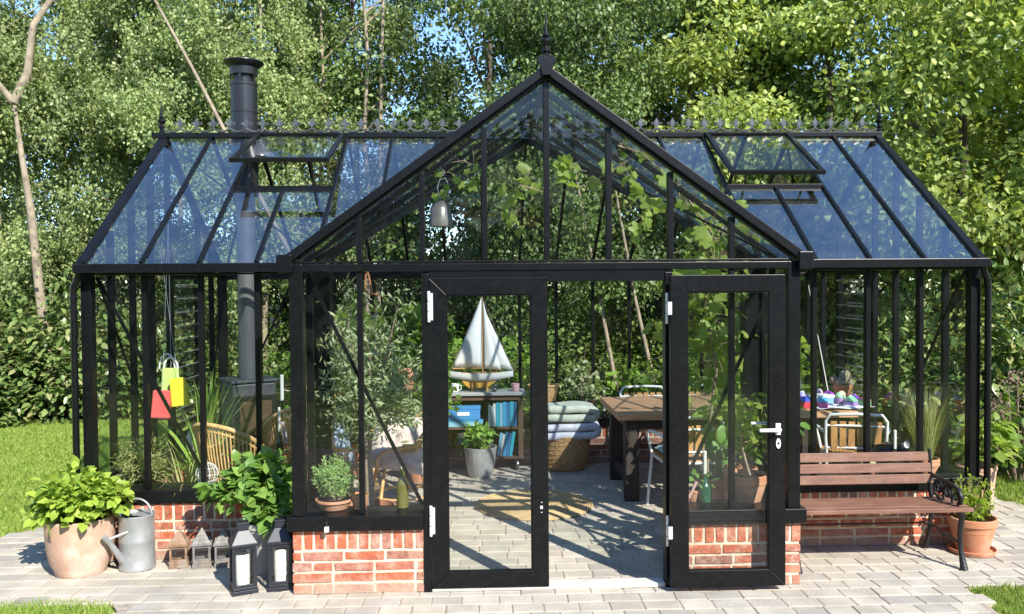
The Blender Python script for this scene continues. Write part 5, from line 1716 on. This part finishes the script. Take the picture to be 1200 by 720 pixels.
# cactus pot on the table
t = thing('cactus_pot', 'terracotta pot with four furry grey cacti on the dining table end', 'potted plant', (2.90, 2.60, .753))
pot_parts(t, pot_profile(.055, .088, .145, .008, .04, .01), M['terracotta'], .125, .07)
cb = MB(); cb.sphere((.02, 0, .20), .062, 18, 12, sc=(.9, .9, 1.25)); cb.sphere((-.045, -.03, .165), .045, 16, 10); cb.sphere((-.085, .01, .185), .04, 16, 10, sc=(.9, .9, 1.1)); cb.sphere((.055, -.04, .15), .03, 12, 8)
cb.build('cactus', M['cactus'], t, smooth=60)
t = thing('cane', 'thin white cane leaning in the right wing behind the cacti', 'cane', (2.63, 2.95, 0))
MB().tube([(.10, 0, 0), (.03, 0, .75), (-.06, 0, 1.28)], .008, 8).build('cane', M['white'], t, smooth=50)
MB().tube([(-.06, 0, 1.28), (-.075, 0, 1.33), (-.055, 0, 1.35)], .010, 8).build('grip', M['white'], t, smooth=50)

# barbecue, round cactus, grass pot
t = thing('kettle_barbecue', 'black kettle barbecue with domed lid in the right wing', 'barbecue', (2.70, 1.20, 0))
MB().lathe([(.001, .30), (.12, .32), (.19, .38), (.215, .45), (.215, .47), (.20, .47)], 32).build('bowl', M['iron'], t, smooth=40)
MB().lathe([(.220, .472), (.220, .485), (.20, .54), (.15, .59), (.07, .62), (.001, .626)], 32).build('lid', pm('enamel', (.012, .012, .013), .2, 0, .1, 5), t, smooth=40)
MB().tube([(-.04, 0, .62), (-.04, 0, .655), (.04, 0, .655), (.04, 0, .62)], .008, 8).build('handle', M['dark_wood'], t, smooth=40)
for k in range(3):
    a = 2 * PI * k / 3 + .4
    MB().tube([(.11 * math.cos(a), .11 * math.sin(a), .34), (.20 * math.cos(a), .20 * math.sin(a), 0)], .011, 8).build('leg', M['metal'], t, smooth=40)
t = thing('round_cactus', 'round pale spiny cactus in a pot on the right wing sill above the bench', 'potted plant', (2.335, .875, LEDGE))
pot_parts(t, pot_profile(.045, .06, .05, .006, .02, .008), M['terracotta'], .045, .05)
MB().sphere((0, 0, .07), .052, 20, 12, sc=(1.1, 1.1, .8)).build('cactus', pm('pale_cactus', (.40, .38, .22), .9, 0, .3, 90, bump=1, bscale=90), t, smooth=60)
t = thing('grass_pot', 'tall wispy grass in a terracotta pot on the sill above the bench end', 'potted plant', (2.755, .885, LEDGE))
pot_parts(t, pot_profile(.068, .098, .105, .010, .05, .010), M['terracotta'], .09, .08)
rg = np.random.default_rng(101); n = 380
a = rg.uniform(0, 2 * PI, n)
base = np.column_stack([.05 * np.cos(a) * rg.uniform(0, 1, n), .05 * np.sin(a) * rg.uniform(0, 1, n), np.full(n, .09)])
d = nrm(np.column_stack([np.cos(a) * .42 * rg.uniform(0, 1, n), np.sin(a) * .30 * rg.uniform(0, 1, n), np.ones(n)]))
V, F = strip_blades(rg, base, d, rg.uniform(.22, .58, n), np.full(n, .005), rg.uniform(.2, 1.0, n), 4)
np_mesh('foliage', V, F, M['dry_grass'], t)
t = thing('garden_lamp', 'small black and white spot lamp on the right wing sill', 'lamp', (2.63, .93, LEDGE))
t.scale = (.62, .62, .75)
MB().tube([(0, 0, 0), (-.01, .0, .10), (.015, 0, .22)], .007, 8).build('stem', M['iron'], t, smooth=40)
MB().lathe([(.03, -.035), (.034, .03), (.030, .034), (.02, .02), (.001, .02)], 16).build('head', M['white'], t, smooth=40).matrix_local = Matrix.Translation((.01, 0, .25)) @ Matrix.Rotation(R(75), 4, 'X')

# ------------------------------------------------------------------ right porch window plants
t = thing('lemon_pot', 'broad terracotta pot with a small lemon tree on the right porch sill', 'potted plant', (1.255, .215, LEDGE))
pot_parts(t, pot_profile(.095, .135, .165, .010, .055), M['terracotta'], .145, .115)
rg = np.random.default_rng(111); tr = MB()
tr.tube([(.03, 0, .14), (.0, 0, .24), (-.03, 0, .36), (-.02, .02, .5)], [.009, .008, .007, .004], 7)
parts = []
for k in range(12):
    s = np.array([-.02, .01, .36 + .02 * k]); a = k * 2.4; e = s + np.array([math.cos(a) * .16, math.sin(a) * .12, rg.uniform(-.02, .14)])
    tr.tube([s, e], [.004, .002], 4); m = 12
    P = s + (e - s) * rg.uniform(.3, 1.1, m)[:, None] + rg.normal(0, .03, (m, 3))
    parts.append(scatter(T_OVAL, P, nrm(rg.normal(size=(m, 3))), nrm(rg.normal(0, .5, (m, 3)) + np.array([0, -.5, .8])), .075 * rg.uniform(.6, 1.2, m)))
V, F = merge(parts); np_mesh('foliage', V, F, M['vine_leaf'], t, True); tr.build('stem', M['olive_bark'], t, smooth=50)
t = thing('prickly_pear', 'prickly pear cactus with flat green pads in a terracotta pot behind the open door', 'potted plant', (1.235, .66, .0))
t.scale = (.84, .84, .92)
pot_parts(t, [(a, z) for a, z in pot_profile(.12, .16, .56, .012, .07)], M['terracotta'], .52, .14)
cb = MB()
rg = np.random.default_rng(115)
pads = [((0, 0, .62), .10, 0), ((-.08, 0, .75), .085, -.5), ((.07, .0, .77), .085, .4), ((.0, .03, .86), .075, .1), ((-.12, -.03, .88), .065, -.3), ((.12, -.02, .90), .06, .5), ((-.03, -.08, .70), .08, -.2)]
for c, r, tl in pads:
    m_ = MB(); m_.sphere((0, 0, 0), r, 14, 9, sc=(.75, .22, 1))
    rot = Matrix.Rotation(tl, 3, 'Y') @ Matrix.Rotation(rg.uniform(-.6, .6), 3, 'Z')
    cb.add([rot @ Vector(v) + Vector(c) for v in m_.v], m_.f)
cb.build('cactus', pm('pear_pad', (.12, .22, .06), .5, 0, .2, 20), t, smooth=60)
t = thing('small_pot', 'little orange pot beside the lemon pot behind the door glass', 'pot', (1.165, .42, LEDGE + .10))
t.location = (1.30, .47, .0)
pot_parts(t, pot_profile(.10, .11, .62, .01, .05), M['terracotta'], .58, .085)
V, F = dome_plant(118, 60, (0, 0, .68), (.09, .09, .09), T_OVAL, .06); np_mesh('foliage', V, F, M['bush_leaf'], t, True)
t = thing('pink_trowel_set', 'pink plastic toy watering pot on the right porch sill', 'toy', (.845, .165, LEDGE))
MB().lathe([(.035, 0), (.04, .004), (.036, .07), (.03, .072), (.03, .01), (.001, .01)], 16).build('body', pm('pale_pink', (.60, .35, .35), .5, 0, .08, 6), t, smooth=40)
MB().tube([(.03, 0, .02), (.06, 0, .07), (.085, 0, .13)], [.010, .008, .011], 8).build('spout', pm('pale_pink2', (.60, .38, .36), .5, 0, .08, 6), t, smooth=40)
t = thing('sill_fern', 'low leafy green plant around the candle bottle on the right porch sill', 'potted plant', (.93, .23, LEDGE))
pot_parts(t, pot_profile(.05, .065, .07, .006, .02, .008), M['terracotta'], .06, .05)
V, F = dome_plant(119, 110, (0, 0, .12), (.13, .07, .10), T_OVAL, .055, outer=.3); np_mesh('foliage', V, F, M['deep_leaf'], t, True)

# grape vine: stem from the right porch corner, up and along under the gable
t = thing('grape_vine', 'grape vine climbing in the right of the porch and along under the gable', 'vine', (1.22, .95, 0))
MB().lathe(pot_profile(.14, .19, .34, .012, .06), 28).build('pot', M['terracotta'], t, smooth=35)
MB().lathe([(1e-6, .31), (.165, .30)], 28).build('soil', M['soil'], t)
vm = MB(); parts = []
rg = np.random.default_rng(121)
def vine_run(pts, r0, r1, n, sz, spread, hang=.5, lo=0.0):
    n = int(n * 1.5)
    P = [Vector(p) - Vector((1.22, .95, 0)) for p in pts]
    vm.tube(P, [r0 + (r1 - r0) * i / (len(P) - 1) for i in range(len(P))], 6)
    A = np.array([tuple(p) for p in P])
    seg = rg.uniform(lo * (len(P) - 1), len(P) - 1.001, n); i = seg.astype(int); f = (seg - i)[:, None]
    Q = A[i] * (1 - f) + A[i + 1] * f
    off = rg.normal(0, spread, (n, 3))
    Q2 = Q + off
    ax = nrm(rg.normal(0, .6, (n, 3)) + np.array([0, 0, -hang])); nm = nrm(rg.normal(0, .45, (n, 3)) + np.array([0, -.8, .45]))
    parts.append(scatter(T_VINE, Q2, ax, nm, (.72 * sz) * rg.uniform(.5, 1.3, n)))
    for k in range(n): vm.tube([Q[k], (Q[k] + Q2[k]) / 2 + np.array([0, 0, .012]), Q2[k]], .0016, 4)
vine_run([(1.22, .95, .30), (1.19, .92, .7), (1.25, .85, 1.2), (1.15, .80, 1.7), (1.22, .6, 2.05)], .012, .008, 60, .125, .16, lo=.45)
vine_run([(1.18, .92, 1.25), (1.08, .85, 1.55), (1.12, .8, 1.85)], .007, .004, 40, .12, .13)
vine_run([(1.40, .9, 1.25), (1.45, 1.0, 1.6), (1.30, 1.1, 1.9)], .007, .004, 34, .12, .15)
vine_run([(1.22, .6, 2.05), (1.10, .5, 2.18), (.95, .42, 2.36), (.80, .38, 2.52), (.62, .35, 2.66), (.48, .34, 2.70)], .008, .005, 16, .12, .06)
vine_run([(1.12, .5, 2.10), (1.02, .45, 2.02), (1.2, .5, 2.2)], .005, .004, 22, .12, .11)
vine_run([(.62, .35, 2.66), (.45, .45, 2.55), (.25, .55, 2.46), (.05, .6, 2.43), (-.2, .55, 2.50), (-.5, .42, 2.62), (-.75, .4, 2.58)], .005, .003, 3, .12, .03)
vine_run([(.30, .5, 2.56), (.12, .5, 2.60), (.25, .5, 2.62)], .002, .002, 6, .135, .05)
vine_run([(-.42, .42, 2.60), (-.52, .42, 2.48), (-.62, .42, 2.40)], .003, .002, 12, .095, .05)
vine_run([(-.1, .7, 2.48), (-.05, .7, 2.62)], .002, .002, 4, .11, .05)
vine_run([(-.02, .9, 2.43), (-.18, .95, 2.30), (-.12, 1.0, 2.15)], .003, .002, 8, .10, .06)
vine_run([(.5, .42, 2.62), (.58, .42, 2.50), (.64, .42, 2.35), (.66, .42, 2.22)], .003, .002, 14, .125, .05)
V, F = merge(parts); np_mesh('foliage', V, F, M['vine_leaf'], t, True); vm.build('stem', M['drywood'], t, smooth=50)

# fig-like shrub in the right wing
bushy_tree('fig_tree', 'light green broad-leaved tree against the right end windows', (2.55, 3.25, 0), 1.25, .30, 260, T_BROAD, .14, M['vine_leaf'], 131)
bushy_tree('laurel_tree', 'dark leaved potted tree behind the vine in the right porch', (1.62, 1.35, 0), 1.5, .30, 420, T_OVAL, .11, M['deep_leaf'], 132)
#@@PART3
# ------------------------------------------------------------------ trees and shrubs
T_OVAL4 = (np.array([(0, 0, 0), (.3, -.30, .05), (.68, -.26, .02), (1, 0, -.10), (.68, .26, .02), (.3, .30, .05)], float), np.array([(0, 1, 2), (0, 2, 3), (0, 3, 4), (0, 4, 5)]))
def crown_proto(kind, seed, n, Rr, z0, z1, nc):
    rg = np.random.default_rng(seed)
    zz = z0 + (z1 - z0) * rg.uniform(0, 1, nc) ** 1.05
    u = (zz - z0) / (z1 - z0)
    prof = Rr * (np.sin(np.clip(u * .86 + .14, 0, 1) * PI) ** .55 * (1 - .35 * u) + .12)
    rad = prof * np.sqrt(rg.uniform(.08, 1, nc))
    a = rg.uniform(0, 2 * PI, nc)
    C = np.column_stack([rad * np.cos(a), rad * np.sin(a), zz])
    per = rg.multinomial(n, rg.dirichlet(np.ones(nc) * 3))
    idx = np.repeat(np.arange(nc), per)
    m = len(idx)
    cr = rg.uniform(.42, .86, nc)[idx][:, None] * (Rr / 2.0)
    d = rnd_dirs(rg, m); rr = rg.uniform(0, 1, m)[:, None] ** .45
    if kind == 'birch':
        # clumps that trail into hanging strands
        ns = 14
        sid = rg.integers(0, ns, m)
        soff = rnd_dirs(rg, nc * ns).reshape(nc, ns, 3) * rg.uniform(.3, 1, (nc, ns, 1)) * np.array([1, 1, .55])
        t = rg.uniform(0, 1, m)
        ln = rg.uniform(.2, .85, (nc, ns))[idx, sid]
        P = C[idx] + soff[idx, sid] * cr + np.column_stack([rg.normal(0, .07, m), rg.normal(0, .07, m), -t * ln + rg.normal(0, .04, m)])
        out_ = soff[idx, sid]
        ax = nrm(rg.normal(0, .6, (m, 3)) + np.array([0, 0, -.7]))
        nm = nrm(out_ * np.array([.7, .7, .3]) + rg.normal(0, .62, (m, 3)) + np.array([0, 0, .35]))
        T, size, mat = T_SMALL, .070, M['birch_leaf']
    elif kind == 'dark':
        P = C[idx] + d * rr * cr * np.array([1.25, 1.25, .75])
        ax = nrm(rg.normal(0, .8, (m, 3)) + d * .6 + np.array([0, 0, -.3])); nm = nrm(d * .6 + rg.normal(0, .6, (m, 3)) + np.array([0, 0, .5]))
        T, size, mat = T_SMALL, .098, M['dark_leaf']
    else:
        P = C[idx] + d * rr * cr * np.array([1.3, 1.3, .7])
        ax = nrm(rg.normal(0, .8, (m, 3)) + d * .6 + np.array([0, -.1, -.35])); nm = nrm(d * .6 + rg.normal(0, .58, (m, 3)) + np.array([0, 0, .5]))
        T, size, mat = T_OVAL4, .100, M['maple_leaf']
    V, F = scatter(T, P, ax, nm, size * rg.uniform(.55, 1.25, m))
    me = np_me(kind + '_crown', V, F, mat)
    return me, C

PROTO = {
    'birch': [crown_proto('birch', 201, 33000, 1.9, 1.0, 9.5, 46), crown_proto('birch', 202, 31000, 1.7, 1.4, 9.0, 40)],
    'dark': [crown_proto('dark', 211, 24000, 2.2, .8, 9.5, 44), crown_proto('dark', 212, 22000, 2.0, 1.2, 9.0, 40)],
    'maple': [crown_proto('maple', 221, 23000, 2.1, .5, 8.5, 46), crown_proto('maple', 222, 20000, 1.9, .8, 8.0, 40)],
}
CAT = {'birch': 'birch_tree', 'dark': 'broadleaf_tree', 'maple': 'leafy_tree'}

def tree(kind, v, x, y, label, group=None, s=1.0, rz=0.0, lean=(0, 0), r=.085, pts=None, bark=None, forks=(), crown=True, zs=1.0, cshift=(0, 0), limbs=True):
    t = thing(CAT[kind], label, 'tree', (x, y, -.03), 0, group)
    me, C = PROTO[kind][v]
    rot = Matrix.Rotation(rz, 3, 'Z')
    if crown:
        c = bpy.data.objects.new('crown', me); link(c, t)
        c.rotation_euler = (0, 0, rz); c.scale = (s, s, s * zs); c.location = (*cshift, 0)
    top = 8.2 * s
    if pts is None:
        rr = random.Random(int(abs(x * 31 + y * 57) * 100))
        pts = [(lean[0] * q + rr.uniform(-.06, .06) * (q > 0), lean[1] * q + rr.uniform(-.06, .06) * (q > 0), top * q) for q in (0, .15, .3, .45, .6, .8, 1)]
    mb = MB()
    mb.tube(pts, [r * (1.15 if i == 0 else 1 - .72 * i / (len(pts) - 1)) for i in range(len(pts))], 9)
    for f in forks:
        mb.tube(f[1], [f[0] * (1 - .6 * i / (len(f[1]) - 1)) for i in range(len(f[1]))], 7)
    if crown and limbs:
        for k in range(0, len(C), 3):
            p = rot @ Vector(C[k]) * s; p.z *= zs; p += Vector((*cshift, 0))
            zb = max(.6, p.z - .3 - .45 * math.hypot(p.x, p.y))
            # trunk point at this height
            q = None
            for a, b in zip(pts[:-1], pts[1:]):
                if a[2] <= zb <= b[2]:
                    f_ = (zb - a[2]) / max(1e-6, b[2] - a[2]); q = Vector(a).lerp(Vector(b), f_)
            if q is None: continue
            mid = q.lerp(p, .55) + Vector((0, 0, .12))
            mb.tube([q, mid, p], [r * .28, r * .17, .006], 5)
    mb.build('trunk', bark or M['bark'], t, smooth=60)
    return t

PB = M['bark_pale']
# trees the photo singles out
tree('birch', 0, -6.75, 7.6, 'pale birch with a forked trunk above the rhododendrons at the left edge', None, .95, 1.0, r=.085,
     pts=[(.12, 0, 0), (-.04, 0, 1.44), (-.18, 0, 3.05), (-.30, 0, 3.9), (-.38, 0, 4.6)], bark=PB,
     forks=[(.07, [(-.38, 0, 4.55), (-.20, .05, 5.0), (-.13, .1, 5.7), (.35, .2, 6.5), (.9, .3, 8)]), (.055, [(-.38, 0, 4.55), (-.6, -.05, 4.85), (-1.0, -.1, 5.4), (-1.3, 0, 7)])], cshift=(-.2, 1.7), limbs=False)
tree('birch', 1, -1.87, 7.0, 'birch with a slim pale trunk leaning left behind the flue pipe', None, .9, 2.0, r=.040,
     pts=[(0, 0, 0), (-1.0, 0, 1.95), (-2.02, 0, 3.93), (-2.5, 0, 4.9), (-2.98, 0, 5.8), (-4.0, 0, 7.6)], bark=PB, cshift=(-3.0, 1.35), limbs=False)
tree('birch', 0, -6.65, 10.0, 'thin straight pale birch seen between the forked birch and the left roof', None, 1.0, 3.0, r=.06, bark=PB, cshift=(0, .3))
tree('birch', 1, -2.42, 10.2, 'birch with twin pale stems above the ridge left of the gable', None, .9, .4, r=.075, bark=PB,
     forks=[(.06, [(.05, 0, 0), (.22, 0, 2), (.26, 0, 4.5), (.34, 0, 7)])], cshift=(.5, 1.2))
tree('dark', 0, 4.55, 9.2, 'brown trunked tree standing behind the right roof vent', None, 1.0, .9, r=.11)
tree('dark', 1, 1.46, 6.2, 'slim pale trunk leaning left behind the rear windows, the left one of two', None, .62, .2, r=.036, bark=PB,
     pts=[(0, 0, 0), (-.07, 0, .5), (-.32, 0, 1.87), (-.58, 0, 3.22), (-.66, 0, 3.6)], cshift=(-.8, .6), zs=1.25, limbs=False)
tree('dark', 0, 1.95, 5.9, 'slim pale trunk leaning left behind the dining table, the right one of two', None, .6, 1.2, r=.036, bark=PB,
     pts=[(0, 0, 0), (-.08, 0, .42), (-.35, 0, 1.64), (-.57, 0, 2.85), (-.64, 0, 3.3)], cshift=(-.6, 1.0), zs=1.25, limbs=False)

# the curtain of birches on the left
gl = 'birches behind the left wing'
lb = 'leafy birch in the green curtain behind the left wing'
for i, (x, y, s, rz) in enumerate([(-9.6, 8.6, 1.0, .3), (-8.2, 9.2, 1.05, 1.7), (-5.4, 9.3, .95, 2.9), (-4.1, 9.6, .95, 4.1), (-11.2, 9.4, 1.1, 5.2), (-3.3, 10.9, 1.05, .9), (-5.8, 11.4, 1.15, 2.2), (-9.2, 11.6, 1.1, 1.1), (-12.8, 11.2, 1.15, 3.6), (-7.4, 10.6, 1.0, 4.4)]):
    tree('birch', i % 2, x, y, lb, gl, s, rz, r=.055, bark=PB)
gc_ = 'trees behind the middle of the greenhouse'
lc = 'dense dark green tree in the belt behind the gable'
for i, (x, y, s, rz) in enumerate([(-.2, 9.6, 1.0, 1.9), (1.1, 8.9, .95, 3.1), (2.6, 9.8, 1.05, 4.4), (.5, 11.8, 1.15, 5.5), (3.4, 8.0, .85, 2.6), (-2.9, 12.4, 1.15, 3.3), (-4.6, 13.2, 1.1, 1.3)]):
    tree('dark', i % 2, x, y, lc, gc_, s, rz, r=.085)
gr_ = 'bright leafy trees beyond the right wing'
lr = 'bright green large-leaved tree beyond the right wing'
for i, (x, y, s, rz) in enumerate([(5.6, 5.4, .92, .2), (6.9, 4.3, .95, 1.4), (4.4, 6.6, .90, 2.7), (7.6, 6.6, 1.05, 3.9), (6.1, 7.8, 1.1, 5.0), (2.6, 7.2, .82, .8), (9.0, 5.2, 1.0, 2.1), (8.6, 8.6, 1.15, 3.0)]):
    tree('maple', i % 2, x, y, lr, gr_, s, rz, r=.08)
gd = 'far trees of the belt'
ld = 'tree deep in the shaded back row of the belt'
for i in range(9):
    x = -14 + i * 3.5
    if i in (3, 4): continue
    tree('dark', i % 2, x + (i % 3) * .4, 13.8 + (i * 7 % 5) * .7, ld, gd, 1.0 + .06 * (i % 3), i * 1.3, r=.09)

# shrubs
def shrub_proto(seed, n, T, size, mat, rad):
    V, F = merge([dome_plant(seed, n, (0, 0, .0), rad, T, size, outer=.55),
                  dome_plant(seed + 1, n // 3, (rad[0] * .5, -rad[1] * .2, -.1), (rad[0] * .6, rad[1] * .6, rad[2] * .8), T, size),
                  dome_plant(seed + 2, n // 3, (-rad[0] * .5, -rad[1] * .15, -.15), (rad[0] * .6, rad[1] * .6, rad[2] * .75), T, size)])
    V[:, 2] = np.maximum(V[:, 2], -.02 + .0 * V[:, 2]) + .0
    return np_me('shrub_leaves', V, F, mat, True)
SH = {'rhodo': [shrub_proto(301, 5000, T_OVAL, .105, M['rhodo_leaf'], (1.05, .9, 1.62)), shrub_proto(305, 4600, T_OVAL, .105, M['rhodo_leaf'], (1.0, .9, 1.45))],
      'bush': [shrub_proto(311, 2600, T_SMALL, .095, M['bush_leaf'], (.85, .7, 1.35)), shrub_proto(315, 2400, T_SMALL, .085, M['dark_leaf'], (.9, .7, 1.5))]}
def shrub(kind, v, x, y, s, zs, rz, label, group, name='shrub'):
    t = thing(name, label, 'shrub', (x, y, -.03), rz, group)
    c = bpy.data.objects.new('foliage', SH[kind][v]); link(c, t); c.scale = (s, s, s * zs)
    mb = MB()
    for k in range(6):
        a = k * 1.05 + v
        mb.tube([(.05 * math.cos(a), .05 * math.sin(a), 0), (.25 * s * math.cos(a), .25 * s * math.sin(a), .5 * s), (.5 * s * math.cos(a), .5 * s * math.sin(a), 1.1 * s * zs)], [.022, .015, .006], 5)
    mb.build('stem', M['bark'], t)
gs = 'rhododendrons at the far edge of the left lawn'
for i, (x, y, s, zs, rz) in enumerate([(-9.4, 7.6, 1.1, 1.0, .4), (-7.7, 7.35, 1.15, 1.12, 1.9), (-6.35, 7.5, 1.08, 1.16, 3.3), (-5.0, 8.2, .95, 1.0, 5.0), (-11.2, 8.0, 1.2, 1.1, 2.5)]):
    shrub('rhodo', i % 2, x, y, s, zs, rz, 'dark glossy rhododendron at the far edge of the left lawn', gs, 'rhododendron')
gu = 'shrubs behind the rear wall'
rb = random.Random(9)
for i in range(15):
    x = -2.7 + i * .62 + rb.uniform(-.2, .2)
    shrub('bush', (i * 3 + i // 2) % 2, x, 5.4 + (i * 5 % 4) * .55 + rb.uniform(-.15, .15), rb.uniform(.75, 1.05), rb.uniform(.75, 1.1), i * 1.7, 'leafy shrub in the shade behind the rear windows', gu)
gw = 'undergrowth at the back of the belt'
for i in range(17):
    shrub('bush', i % 2, -14.5 + i * 1.65, 12.2 + (i * 3 % 4) * .5, 1.5, 1.25, i * 2.1, 'big dark bush in the shade at the back of the belt', gw)
gx = 'dark shrubs at the right edge'
for i, (x, y, s, zs, rz) in enumerate([(5.3, 3.6, .95, 1.35, .5), (6.4, 3.3, 1.0, 1.3, 2.0), (4.5, 4.5, .8, 1.35, 3.6), (7.6, 3.6, 1.1, 1.3, 4.4)]):
    shrub('rhodo', i % 2, x, y, s, zs, rz, 'dark tall shrub at the right edge beyond the lawn', gx)

t = thing('unseen_hedge', 'tall green hedge added out of view behind the camera to darken the pane reflections', 'hedge', (0, -15, 0))  # added hedge, never in view: blocks the bright horizon mirrored in the front glass
rg = np.random.default_rng(400); n = 26000
P = np.column_stack([rg.uniform(-20, 20, n), rg.uniform(-.75, .75, n), rg.uniform(0, 5.4, n) ** 1.0])
P[:, 1] = np.where(rg.uniform(0, 1, n) < .75, np.abs(P[:, 1]) * .25 + .62, P[:, 1])
P[:, 2] += .25 * np.sin(P[:, 0] * 1.3) * (P[:, 2] / 5)
V, F = scatter(T_SMALL, P, nrm(rg.normal(size=(n, 3))), nrm(rg.normal(0, .5, (n, 3)) + np.array([0, .7, .6])), .22 * rg.uniform(.6, 1.2, n))
np_mesh('foliage', V, F, M['dark_leaf'], t)
MB().box((0, 0, 2.6), (39.6, 1.0, 5.2)).build('hedge_core', M['bark'], t)

# ------------------------------------------------------------------ sky, sun, camera
SUN_DIR = Vector((.515, -.857, math.tan(R(39)))).normalized()
el = math.asin(SUN_DIR.z)
w = bpy.data.worlds.new('World'); scene.world = w; w.use_nodes = True
nt = w.node_tree; nt.nodes.clear()
sky = nt.nodes.new('ShaderNodeTexSky'); sky.sky_type = 'NISHITA'; sky.sun_disc = False
sky.sun_elevation = el; sky.sun_rotation = math.atan2(SUN_DIR.x, SUN_DIR.y)
sky.air_density = 1.0; sky.dust_density = .1; sky.ozone_density = 5.0
bg = nt.nodes.new('ShaderNodeBackground'); bg.inputs['Strength'].default_value = .15
wo = nt.nodes.new('ShaderNodeOutputWorld')
nt.links.new(sky.outputs[0], bg.inputs[0]); nt.links.new(bg.outputs[0], wo.inputs[0])
sun = bpy.data.lights.new('sun', 'SUN'); sun.energy = 4.4; sun.angle = R(.53); sun.color = (1, .955, .87)
so_ = bpy.data.objects.new('sun', sun); COL.objects.link(so_)
so_.rotation_euler = SUN_DIR.to_track_quat('Z', 'Y').to_euler(); so_.location = (6, -10, 12)

cam = bpy.data.cameras.new('camera'); cam.lens = 997.94 / 1200 * 36; cam.sensor_width = 36; cam.sensor_fit = 'HORIZONTAL'
cam.clip_start = .05; cam.clip_end = 600
co = bpy.data.objects.new('camera', cam); COL.objects.link(co)
yw, pt, rl = .0357, -.0251, -.0077
F_ = Vector((math.sin(yw) * math.cos(pt), math.cos(yw) * math.cos(pt), math.sin(pt)))
R0 = Vector((math.cos(yw), -math.sin(yw), 0)); U0 = R0.cross(F_)
Rt = R0 * math.cos(rl) + U0 * math.sin(rl); Up = -R0 * math.sin(rl) + U0 * math.cos(rl)
mat = Matrix((Rt, Up, -F_)).transposed().to_4x4()
mat.translation = Vector((-.3913, -5.043, 1.8204))
co.matrix_world = mat
scene.camera = co

scene.view_settings.view_transform = 'Standard'
scene.view_settings.look = 'None'
scene.view_settings.exposure = 1.05
scene.view_settings.gamma = 1
scene.render.engine = 'CYCLES'
cy = scene.cycles
cy.max_bounces = 10; cy.diffuse_bounces = 5; cy.glossy_bounces = 4; cy.transmission_bounces = 4; cy.transparent_max_bounces = 24
cy.caustics_reflective = False; cy.caustics_refractive = False
cy.use_denoising = True
